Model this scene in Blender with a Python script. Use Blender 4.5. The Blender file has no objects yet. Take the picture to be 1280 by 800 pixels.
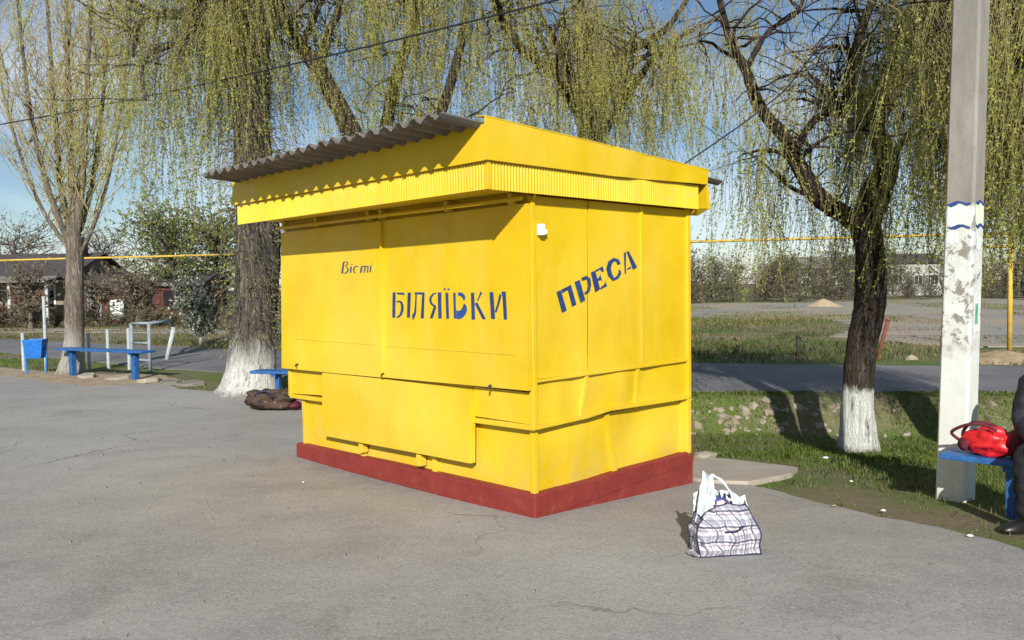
import bpy, bmesh, math, random
import numpy as np
from mathutils import Vector, Matrix, noise as mnoise
from mathutils.geometry import delaunay_2d_cdt

SC = bpy.context.scene
COL = SC.collection
PI = math.pi
rad = math.radians

# ------------------------------------------------------------------ camera
FPX = 1046.0                      # focal length in pixels of a 1280 px wide frame
PITCH = math.atan(43 / FPX)
ROLL = math.atan(.014)
CAM = np.array([0., 0., 1.55])
_fw = np.array([0, math.cos(PITCH), -math.sin(PITCH)])
_u0 = np.array([0, math.sin(PITCH), math.cos(PITCH)])
_r0 = np.array([1., 0, 0])
_cx = math.cos(ROLL) * _r0 - math.sin(ROLL) * _u0
_cy = math.sin(ROLL) * _r0 + math.cos(ROLL) * _u0
cam = bpy.data.cameras.new('camera')
cam.sensor_width = 36
cam.lens = 36 * FPX / 1280
cam.clip_end = 3000
cam_ob = bpy.data.objects.new('camera', cam)
COL.objects.link(cam_ob)
cam_ob.matrix_world = Matrix([[_cx[0], _cy[0], -_fw[0], CAM[0]], [_cx[1], _cy[1], -_fw[1], CAM[1]],
                              [_cx[2], _cy[2], -_fw[2], CAM[2]], [0, 0, 0, 1]])
SC.camera = cam_ob

# ------------------------------------------------------------------ sky, sun, exposure
SUN_EL = rad(26.6)
SUN_AZ = rad(-2.3)                # the sun stands behind the camera
world = bpy.data.worlds.new('World')
SC.world = world
world.use_nodes = True
nt = world.node_tree
nt.nodes.clear()
wo = nt.nodes.new('ShaderNodeOutputWorld')
bg = nt.nodes.new('ShaderNodeBackground')
sky = nt.nodes.new('ShaderNodeTexSky')
sky.sky_type = 'NISHITA'
sky.sun_disc = False
sky.sun_elevation = SUN_EL
sky.sun_rotation = PI - SUN_AZ
sky.air_density = 1.0
sky.dust_density = .15
sky.ozone_density = 3.4
tc = nt.nodes.new('ShaderNodeTexCoord')
mp = nt.nodes.new('ShaderNodeMapping')
mp.inputs['Scale'].default_value = (1.6, 1.6, 4.2)
mp.inputs['Location'].default_value = (.35, .2, .1)
cn = nt.nodes.new('ShaderNodeTexNoise')
cn.inputs['Scale'].default_value = 2.1
cn.inputs['Detail'].default_value = 7
cn.inputs['Roughness'].default_value = .58
cr = nt.nodes.new('ShaderNodeValToRGB')
cr.color_ramp.elements[0].position = .43
cr.color_ramp.elements[0].color = (0, 0, 0, 1)
cr.color_ramp.elements[1].position = .78
cr.color_ramp.elements[1].color = (.7, .7, .7, 1)
cm = nt.nodes.new('ShaderNodeMixRGB')
cm.inputs['Color2'].default_value = (11.0, 11.8, 12.6, 1)
L = nt.links.new
L(tc.outputs['Generated'], mp.inputs['Vector'])
L(mp.outputs['Vector'], cn.inputs['Vector'])
L(cn.outputs['Fac'], cr.inputs['Fac'])
L(cr.outputs['Color'], cm.inputs['Fac'])
L(sky.outputs['Color'], cm.inputs['Color1'])
L(cm.outputs['Color'], bg.inputs['Color'])
bg.inputs['Strength'].default_value = .068
L(bg.outputs['Background'], wo.inputs['Surface'])
sun = bpy.data.lights.new('sun', 'SUN')
sun.energy = 4.9
sun.angle = rad(.5)
sun.color = (1, .955, .87)
sun_ob = bpy.data.objects.new('sun', sun)
COL.objects.link(sun_ob)
_sd = Vector((math.sin(-SUN_AZ) * math.cos(SUN_EL), math.cos(SUN_AZ) * math.cos(SUN_EL), -math.sin(SUN_EL)))
sun_ob.rotation_euler = _sd.to_track_quat('-Z', 'Y').to_euler()
sun_ob.location = (0, -10, 20)
SC.view_settings.view_transform = 'Standard'
SC.view_settings.look = 'None'
SC.view_settings.gamma = 1
SC.view_settings.use_curve_mapping = False
SC.view_settings.exposure = .44

# ------------------------------------------------------------------ helpers
def ray(px, py):
    return _fw + _cx * (px - 640) / FPX - _cy * (py - 400) / FPX

def at(px, py, depth):
    """the point at a given distance (metres along Y) on a line of sight: used to survey the site"""
    d = ray(px, py)
    return CAM + d * (depth / d[1])

def tag(o, label=None, cat=None, group=None, kind=None):
    if label: o['label'] = label
    if cat: o['category'] = cat
    if group: o['group'] = group
    if kind: o['kind'] = kind
    return o

def empty(name, loc, label, cat, group=None, rz=0):
    o = bpy.data.objects.new(name, None)
    o.empty_display_size = .1
    COL.objects.link(o)
    o.location = [float(v) for v in loc]
    o.rotation_euler = (0, 0, rz)
    return tag(o, label, cat, group)

def link(name, me, mats, parent=None, smooth=False):
    for m in (mats if isinstance(mats, (list, tuple)) else [mats]):
        me.materials.append(m)
    if smooth:
        me.polygons.foreach_set('use_smooth', np.ones(len(me.polygons), bool))
    o = bpy.data.objects.new(name, me)
    COL.objects.link(o)
    if parent: o.parent = parent
    return o

def np_mesh(name, V, F, mi=None):
    """V (n,3); F list of (m,k) index arrays"""
    me = bpy.data.meshes.new(name)
    V = np.asarray(V, np.float32)
    me.vertices.add(len(V))
    me.vertices.foreach_set('co', V.ravel())
    if not isinstance(F, list): F = [F]
    tot = sum(f.size for f in F)
    npol = sum(len(f) for f in F)
    me.loops.add(tot)
    me.polygons.add(npol)
    me.loops.foreach_set('vertex_index', np.concatenate([f.ravel() for f in F]).astype(np.int32))
    lens = np.concatenate([np.full(len(f), f.shape[1]) for f in F])
    me.polygons.foreach_set('loop_start', (np.cumsum(lens) - lens).astype(np.int32))
    if mi is not None:
        me.polygons.foreach_set('material_index', np.asarray(mi, np.int32))
    me.update(calc_edges=True)
    return me

class MB:
    """collects shapes and links them as one mesh object"""
    def __init__(self):
        self.v = []; self.f = []
    def poly(self, vs, fs):
        o = len(self.v)
        self.v += [tuple(float(c) for c in p) for p in vs]
        self.f += [tuple(i + o for i in f) for f in fs]
        return self
    def box(self, a, b):
        (x0, y0, z0), (x1, y1, z1) = a, b
        vs = [(x0, y0, z0), (x1, y0, z0), (x1, y1, z0), (x0, y1, z0), (x0, y0, z1), (x1, y0, z1), (x1, y1, z1), (x0, y1, z1)]
        return self.poly(vs, [(0, 3, 2, 1), (4, 5, 6, 7), (0, 1, 5, 4), (1, 2, 6, 5), (2, 3, 7, 6), (3, 0, 4, 7)])
    def hexa(self, lo, hi):
        """lo, hi: four points each, counter-clockwise"""
        return self.poly(list(lo) + list(hi), [(0, 3, 2, 1), (4, 5, 6, 7), (0, 1, 5, 4), (1, 2, 6, 5), (2, 3, 7, 6), (3, 0, 4, 7)])
    def bar(self, p, q, w, h, up=(0, 0, 1)):
        p = Vector(p); q = Vector(q); d = (q - p).normalized(); u = Vector(up)
        if abs(d.dot(u)) > .97: u = Vector((1, 0, 0))
        s = d.cross(u).normalized() * (w / 2); t = s.cross(d).normalized() * (h / 2)
        return self.hexa([p - s - t, p + s - t, p + s + t, p - s + t], [q - s - t, q + s - t, q + s + t, q - s + t])
    def tube(self, pts, r, sides=8, caps=True):
        pts = [Vector([float(c) for c in p]) for p in pts]
        n = len(pts)
        rs = r if isinstance(r, (list, tuple)) else [r] * n
        ref = None; rings = []
        for i, p in enumerate(pts):
            t = (pts[min(n - 1, i + 1)] - pts[max(0, i - 1)]).normalized()
            if ref is None: ref = Vector((1, 0, 0)) if abs(t.x) < .8 else Vector((0, 1, 0))
            a = (ref - t * ref.dot(t)).normalized(); ref = a; b = t.cross(a)
            rings.append([p + (a * math.cos(2 * PI * k / sides) + b * math.sin(2 * PI * k / sides)) * rs[i] for k in range(sides)])
        vs = [v for g in rings for v in g]; fs = []
        for i in range(n - 1):
            for k in range(sides):
                k2 = (k + 1) % sides
                fs.append((i * sides + k, i * sides + k2, (i + 1) * sides + k2, (i + 1) * sides + k))
        if caps:
            fs.append(tuple(range(sides))[::-1]); fs.append(tuple((n - 1) * sides + k for k in range(sides)))
        return self.poly(vs, fs)
    def build(self, name, m, parent=None, smooth=False, bevel=0, fix=True, sub=0):
        me = bpy.data.meshes.new(name)
        me.from_pydata(self.v, [], self.f)
        if fix:
            bm = bmesh.new(); bm.from_mesh(me)
            bmesh.ops.recalc_face_normals(bm, faces=bm.faces)
            bm.to_mesh(me); bm.free()
        o = link(name, me, m, parent, smooth)
        if bevel:
            md = o.modifiers.new('bevel', 'BEVEL'); md.width = bevel; md.segments = 2; md.limit_method = 'ANGLE'
        if sub:
            md = o.modifiers.new('sub', 'SUBSURF'); md.levels = md.render_levels = sub
        return o

def catmull(pts, per=6):
    P = np.asarray(pts, float)
    P = np.vstack([2 * P[0] - P[1], P, 2 * P[-1] - P[-2]])
    out = []
    for i in range(1, len(P) - 2):
        for k in range(per):
            t = k / per
            out.append(.5 * (2 * P[i] + (P[i + 1] - P[i - 1]) * t + (2 * P[i - 1] - 5 * P[i] + 4 * P[i + 1] - P[i + 2]) * t * t
                             + (-P[i - 1] + 3 * P[i] - 3 * P[i + 1] + P[i + 2]) * t ** 3))
    out.append(P[-2])
    return np.array(out)

def sstep(a, b, x):
    t = np.clip((x - a) / (b - a), 0, 1)
    return t * t * (3 - 2 * t)

# value noise for terrain and scattering
_rs = np.random.RandomState(5)
_tab = _rs.rand(256, 256)
def vnoise(x, y):
    x = np.asarray(x, float); y = np.asarray(y, float)
    xi = np.floor(x).astype(int); yi = np.floor(y).astype(int)
    fx = x - xi; fy = y - yi
    fx = fx * fx * (3 - 2 * fx); fy = fy * fy * (3 - 2 * fy)
    g = lambda a, b: _tab[a % 256, b % 256]
    return (g(xi, yi) * (1 - fx) + g(xi + 1, yi) * fx) * (1 - fy) + (g(xi, yi + 1) * (1 - fx) + g(xi + 1, yi + 1) * fx) * fy
def fnoise(x, y, o=4):
    s = 0; a = .5
    for k in range(o):
        s = s + a * vnoise(x * 2 ** k + 17 * k, y * 2 ** k + 31 * k); a *= .5
    return s / (1 - .5 ** o)

# ------------------------------------------------------------------ materials
class N:
    """small node-graph helper"""
    def __init__(self, name):
        self.m = bpy.data.materials.new(name); self.m.use_nodes = True
        self.t = self.m.node_tree
        self.b = self.t.nodes['Principled BSDF']
        self.out = self.t.nodes['Material Output']
        self.co = None
    def n(self, typ, **kw):
        x = self.t.nodes.new(typ)
        for k, v in kw.items():
            if hasattr(x, k): setattr(x, k, v)
        return x
    def l(self, a, b): self.t.links.new(a, b)
    def obj(self):
        if self.co is None: self.co = self.n('ShaderNodeTexCoord').outputs['Object']
        return self.co
    def xyz(self, v=None):
        s = self.n('ShaderNodeSeparateXYZ'); self.l(v or self.obj(), s.inputs[0]); return s.outputs
    def scale(self, s, v=None):
        mp = self.n('ShaderNodeMapping'); mp.inputs['Scale'].default_value = s; self.l(v or self.obj(), mp.inputs['Vector']); return mp.outputs[0]
    def noise(self, s, d=4, r=.55, v=None, dist=0):
        x = self.n('ShaderNodeTexNoise'); x.inputs['Scale'].default_value = s; x.inputs['Detail'].default_value = d
        x.inputs['Roughness'].default_value = r; x.inputs['Distortion'].default_value = dist
        self.l(v or self.obj(), x.inputs['Vector']); return x.outputs['Fac']
    def voro(self, s, feat='F1', v=None, out='Distance'):
        x = self.n('ShaderNodeTexVoronoi'); x.feature = feat; x.inputs['Scale'].default_value = s
        self.l(v or self.obj(), x.inputs['Vector']); return x.outputs[out]
    def ramp(self, f, *stops):
        r = self.n('ShaderNodeValToRGB'); e = r.color_ramp.elements
        while len(e) < len(stops): e.new(.5)
        for k, (p, c) in enumerate(stops):
            e[k].position = p
            e[k].color = (c, c, c, 1) if isinstance(c, (int, float)) else (*c, 1)
        self.l(f, r.inputs[0]); return r.outputs[0]
    def mix(self, f, a, b, mode='MIX'):
        x = self.n('ShaderNodeMixRGB'); x.blend_type = mode
        for s, v in ((x.inputs[0], f), (x.inputs[1], a), (x.inputs[2], b)):
            if hasattr(v, 'is_linked') or hasattr(v, 'links'): self.l(v, s)
            elif isinstance(v, (int, float)): s.default_value = v if s.type == 'VALUE' else (v, v, v, 1)
            else: s.default_value = (*v, 1)
        return x.outputs[0]
    def math(self, op, a, b=0, c=0):
        x = self.n('ShaderNodeMath'); x.operation = op
        for s, v in zip(x.inputs, (a, b, c)):
            if isinstance(v, (int, float)): s.default_value = v
            else: self.l(v, s)
        return x.outputs[0]
    def bump(self, h, st=.3, d=.01):
        x = self.n('ShaderNodeBump'); x.inputs['Strength'].default_value = st; x.inputs['Distance'].default_value = d
        self.l(h, x.inputs['Height']); self.l(x.outputs[0], self.b.inputs['Normal'])
    def done(self, col, rough=.7, spec=.3, metal=0):
        for k, v in (('Base Color', col), ('Roughness', rough), ('Specular IOR Level', spec), ('Metallic', metal)):
            s = self.b.inputs[k]
            if isinstance(v, (int, float)): s.default_value = v
            elif isinstance(v, tuple): s.default_value = (*v, 1)
            else: self.l(v, s)
        return self.m

def simple(name, c, rough=.6, var=.25, sc=9, bump=.15, spec=.3, metal=0):
    g = N(name)
    f = g.noise(sc, 5, .6)
    col = g.mix(g.ramp(f, (.3, 0), (.7, 1)), tuple(v * (1 - var) for v in c), tuple(min(1, v * (1 + var)) for v in c))
    g.bump(g.noise(sc * 4, 4, .6), bump, .01)
    return g.done(col, rough, spec, metal)

def m_yellow():
    g = N('yellow_paint')
    big = g.noise(1.3, 4, .6)
    col = g.mix(g.ramp(big, (.35, 0), (.68, 1)), (.56, .368, .003), (.65, .452, .010))
    x, y, z = g.xyz()
    # faded and dusty in vertical streaks
    st = g.noise(1, 5, .7, g.scale((3.5, 3.5, .8)))
    col = g.mix(g.ramp(st, (.48, 0), (.76, .35)), col, (.66, .50, .10))
    # scuffs and bare grey scratches
    sc = g.noise(1, 6, .75, g.scale((3, 3, 22)))
    col = g.mix(g.ramp(sc, (.71, 0), (.745, .75)), col, (.40, .33, .16))
    ch = g.noise(38, 5, .6)
    col = g.mix(g.ramp(ch, (.735, 0), (.76, .8)), col, (.26, .20, .10))
    # grime gathers low
    lo = g.math('MULTIPLY', g.ramp(z, (.15, .55), (.5, 0)), g.ramp(g.noise(7, 5, .65), (.4, 0), (.75, 1)))
    col = g.mix(lo, col, (.42, .33, .14))
    # sun-bleached clouds and rust weeping down from joints
    col = g.mix(g.ramp(g.noise(.75, 3, .5), (.45, 0), (.7, .45)), col, (.72, .53, .09))
    rr = g.math('MULTIPLY', g.ramp(g.noise(1, 4, .6, g.scale((16, 16, .6))), (.66, 0), (.75, .4)), g.ramp(g.noise(2.2, 3), (.5, 0), (.6, 1)))
    col = g.mix(rr, col, (.30, .17, .045))
    # paint knocked off the edges
    bv = g.n('ShaderNodeBevel'); bv.samples = 3; bv.inputs['Radius'].default_value = .007
    ge = g.n('ShaderNodeNewGeometry')
    dt = g.n('ShaderNodeVectorMath'); dt.operation = 'DOT_PRODUCT'; g.l(bv.outputs[0], dt.inputs[0]); g.l(ge.outputs['Normal'], dt.inputs[1])
    wear = g.math('MULTIPLY', g.ramp(g.math('SUBTRACT', 1, dt.outputs['Value']), (.015, 0), (.07, 1)), g.ramp(g.noise(13, 6, .7), (.50, 0), (.60, .75)))
    col = g.mix(wear, col, (.30, .25, .17))
    g.bump(g.math('ADD', g.math('MULTIPLY', g.noise(2.6, 3), 1.0), g.math('ADD', g.math('MULTIPLY', g.noise(60, 3), .05), g.math('MULTIPLY', g.noise(1, 3, .5, g.scale((24, 24, 4))), .02))), .45, .02)
    return g.done(col, g.ramp(g.noise(5, 4), (.3, .40), (.7, .65)), .35)

def m_red():
    g = N('red_paint')
    col = g.mix(g.ramp(g.noise(6, 6, .65), (.35, 0), (.7, 1)), (.175, .024, .020), (.225, .034, .027))
    col = g.mix(g.ramp(g.noise(26, 6, .7), (.69, 0), (.75, .6)), col, (.36, .22, .18))
    x, y, z = g.xyz()
    dust = g.math('MULTIPLY', g.ramp(z, (0.0, .6), (.14, .12)), g.ramp(g.noise(9, 6, .7), (.56, 0), (.78, .35)))
    col = g.mix(dust, col, (.34, .27, .22))
    g.bump(g.noise(18, 6, .65), .5, .012)
    return g.done(col, .6, .3)

def m_roof():
    g = N('weathered_slate')
    col = g.mix(g.noise(5, 6, .65), (.085, .076, .070), (.21, .195, .18))
    col = g.mix(g.ramp(g.noise(22, 5, .7), (.6, 0), (.72, .6)), col, (.30, .29, .26))
    g.bump(g.noise(40, 5), .4, .006)
    return g.done(col, .9, .15)

def m_asphalt():
    g = N('worn_asphalt')
    big = g.noise(.32, 5, .6)
    mid = g.noise(2.2, 6, .65)
    col = g.mix(g.ramp(big, (.38, 0), (.62, 1)), (.225, .213, .202), (.320, .308, .294))
    col = g.mix(g.ramp(mid, (.38, .0), (.72, .65)), col, (.335, .316, .292))
    col = g.mix(g.ramp(g.noise(.8, 5, .65, None, .6), (.56, 0), (.70, .6)), col, (.185, .168, .152))
    col = g.mix(g.ramp(g.noise(.55, 4, .6, g.scale((1, .6, 1)), 1.0), (.52, 0), (.72, .35)), col, (.27, .23, .185))
    # aggregate: light and dark grains
    gr = g.voro(105, 'F1', None, 'Color')
    gs = g.n('ShaderNodeSeparateColor'); g.l(gr, gs.inputs[0])
    col = g.mix(g.ramp(gs.outputs[0], (.0, .42), (.22, 0)), col, (.09, .085, .08))
    col = g.mix(g.ramp(gs.outputs[1], (.80, 0), (1, .55)), col, (.42, .40, .37))
    # sparse cracks
    wob = g.n('ShaderNodeTexNoise'); wob.inputs['Scale'].default_value = 1.6; wob.inputs['Detail'].default_value = 6
    g.l(g.obj(), wob.inputs['Vector'])
    va = g.n('ShaderNodeVectorMath'); va.operation = 'SCALE'; va.inputs['Scale'].default_value = .9; g.l(wob.outputs['Color'], va.inputs[0])
    vb = g.n('ShaderNodeVectorMath'); vb.operation = 'ADD'; g.l(g.obj(), vb.inputs[0]); g.l(va.outputs[0], vb.inputs[1])
    ed = g.voro(.42, 'DISTANCE_TO_EDGE', vb.outputs[0])
    ck = g.math('MULTIPLY', g.ramp(ed, (0, 1), (.007, 0)), g.ramp(g.noise(.33, 3), (.52, 0), (.60, .6)))
    col = g.mix(ck, col, (.06, .052, .045))
    # oil spots
    sp = g.voro(1.15, 'F1', vb.outputs[0])
    col = g.mix(g.math('MULTIPLY', g.ramp(sp, (.03, .7), (.085, 0)), g.ramp(g.noise(.9, 2), (.5, 0), (.6, 1))), col, (.10, .09, .08))
    h = g.math('ADD', g.math('MULTIPLY', gs.outputs[2], .35), g.math('SUBTRACT', g.noise(9, 6, .7), g.math('MULTIPLY', ck, 1.5)))
    g.bump(h, .55, .012)
    return g.done(col, .92, .18)

def m_road():
    g = N('road_asphalt')
    col = g.mix(g.ramp(g.noise(.5, 6, .6), (.35, 0), (.68, 1)), (.115, .115, .122), (.185, .182, .185))
    col = g.mix(g.ramp(g.noise(60, 4, .6), (.5, 0), (.8, .5)), col, (.26, .25, .24))
    g.bump(g.noise(50, 4), .4, .01)
    return g.done(col, .9, .2)

def m_concrete(name='pale_concrete', c=(.39, .345, .285)):
    g = N(name)
    col = g.mix(g.ramp(g.noise(3, 6, .65), (.35, 0), (.7, 1)), tuple(v * .78 for v in c), c)
    col = g.mix(g.ramp(g.noise(45, 5, .65), (.6, 0), (.72, .5)), col, tuple(v * .55 for v in c))
    g.bump(g.noise(30, 6, .7), .5, .01)
    return g.done(col, .92, .2)

def m_soil():
    g = N('grassy_soil')
    big = g.noise(.55, 6, .62)
    soil = g.mix(g.noise(9, 6, .7), (.12, .092, .062), (.24, .19, .135))
    green = g.mix(g.noise(14, 5, .7), (.06, .10, .022), (.13, .175, .045))
    x, y, z = g.xyz()
    col = g.mix(g.ramp(big, (.40, 1), (.60, .15)), soil, green)
    far = g.noise(.09, 5, .65)
    dry = g.mix(g.noise(2, 6, .7), (.17, .14, .09), (.25, .215, .15))
    col = g.mix(g.math('MULTIPLY', g.ramp(far, (.42, 0), (.62, .8)), g.ramp(g.math('MULTIPLY', y, .03), (.5, 0), (.6, 1))), col, dry)
    g.bump(g.noise(20, 6, .7), .8, .03)
    return g.done(col, .95, .1)

def m_bark(name='willow_bark', c0=(.045, .036, .028), c1=(.19, .16, .125), white=None, wcol=(.66, .66, .63), feather=.12, base_dark=0):
    g = N(name)
    v = g.scale((1, 1, .16))
    f = g.noise(11, 7, .68, v, .8)
    rid = g.math('ABSOLUTE', g.math('SUBTRACT', g.noise(15, 6, .6, g.scale((1, 1, .11)), 1.2), .5))
    col = g.mix(g.ramp(f, (.3, 0), (.7, 1)), c0, c1)
    col = g.mix(g.ramp(rid, (.0, .8), (.07, 0)), col, tuple(k * .5 for k in c0))
    if white:
        x, y, z = g.xyz()
        e = g.math('ADD', z, g.math('MULTIPLY', g.math('SUBTRACT', g.noise(4, 5, .7, g.scale((1, 1, .35))), .5), white * .75))
        w = g.ramp(e, (max(0, white - feather), 1), (white + .02, 0))
        chip = g.ramp(g.noise(16, 6, .72, v), (.56, 1), (.68, .12))
        w = g.math('MULTIPLY', w, chip)
        w = g.math('MULTIPLY', w, g.ramp(z, (.0, .25), (.10, 1)))
        wc = g.mix(g.noise(7, 5), tuple(k * .72 for k in wcol), wcol)
        col = g.mix(w, col, wc)
    g.bump(g.math('ADD', f, g.math('MULTIPLY', rid, 2.4)), 1.0, .045)
    return g.done(col, .92, .15)

def m_leaf(name, a, b, trans=.35, rough=.6):
    g = N(name)
    geo = g.n('ShaderNodeNewGeometry')
    col = g.mix(geo.outputs['Random Per Island'], a, b)
    g.done(col, rough, .15)
    tr = g.n('ShaderNodeBsdfTranslucent'); g.l(col, tr.inputs['Color'])
    mx = g.n('ShaderNodeMixShader'); mx.inputs[0].default_value = trans
    g.l(g.b.outputs[0], mx.inputs[1]); g.l(tr.outputs[0], mx.inputs[2]); g.l(mx.outputs[0], g.out.inputs['Surface'])
    return g.m

YELLOW = m_yellow(); RED = m_red(); SLATE = m_roof(); ASPHALT = m_asphalt(); ROAD = m_road()
CONCRETE = m_concrete(); SOIL = m_soil()
BLUE = simple('blue_bench_paint', (.022, .095, .27), .5, .3, 14, .2)
INK = simple('navy_lettering', (.020, .045, .145), .6, .35, 30, .1)
BRIGHT_INK = simple('blue_lettering', (.020, .062, .23), .55, .25, 30, .1)
WHITE = simple('white_paint', (.72, .72, .70), .55, .12, 12, .1)
DARK = simple('dark_steel', (.05, .04, .03), .6, .3, 14, .2)
GREYMETAL = simple('grey_blue_metal', (.21, .25, .29), .6, .25, 14, .2)
PALEPOST = simple('pale_post_paint', (.36, .40, .41), .7, .2, 14, .2)
PIPE = simple('yellow_pipe_paint', (.52, .34, .06), .6, .2, 6, .15)
RUST = simple('rusty_iron', (.16, .055, .035), .85, .35, 20, .3)
WIRE = simple('black_cable', (.02, .02, .02), .6, .1, 20, 0)
STONE = m_concrete('pale_stone', (.33, .29, .23))

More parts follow.
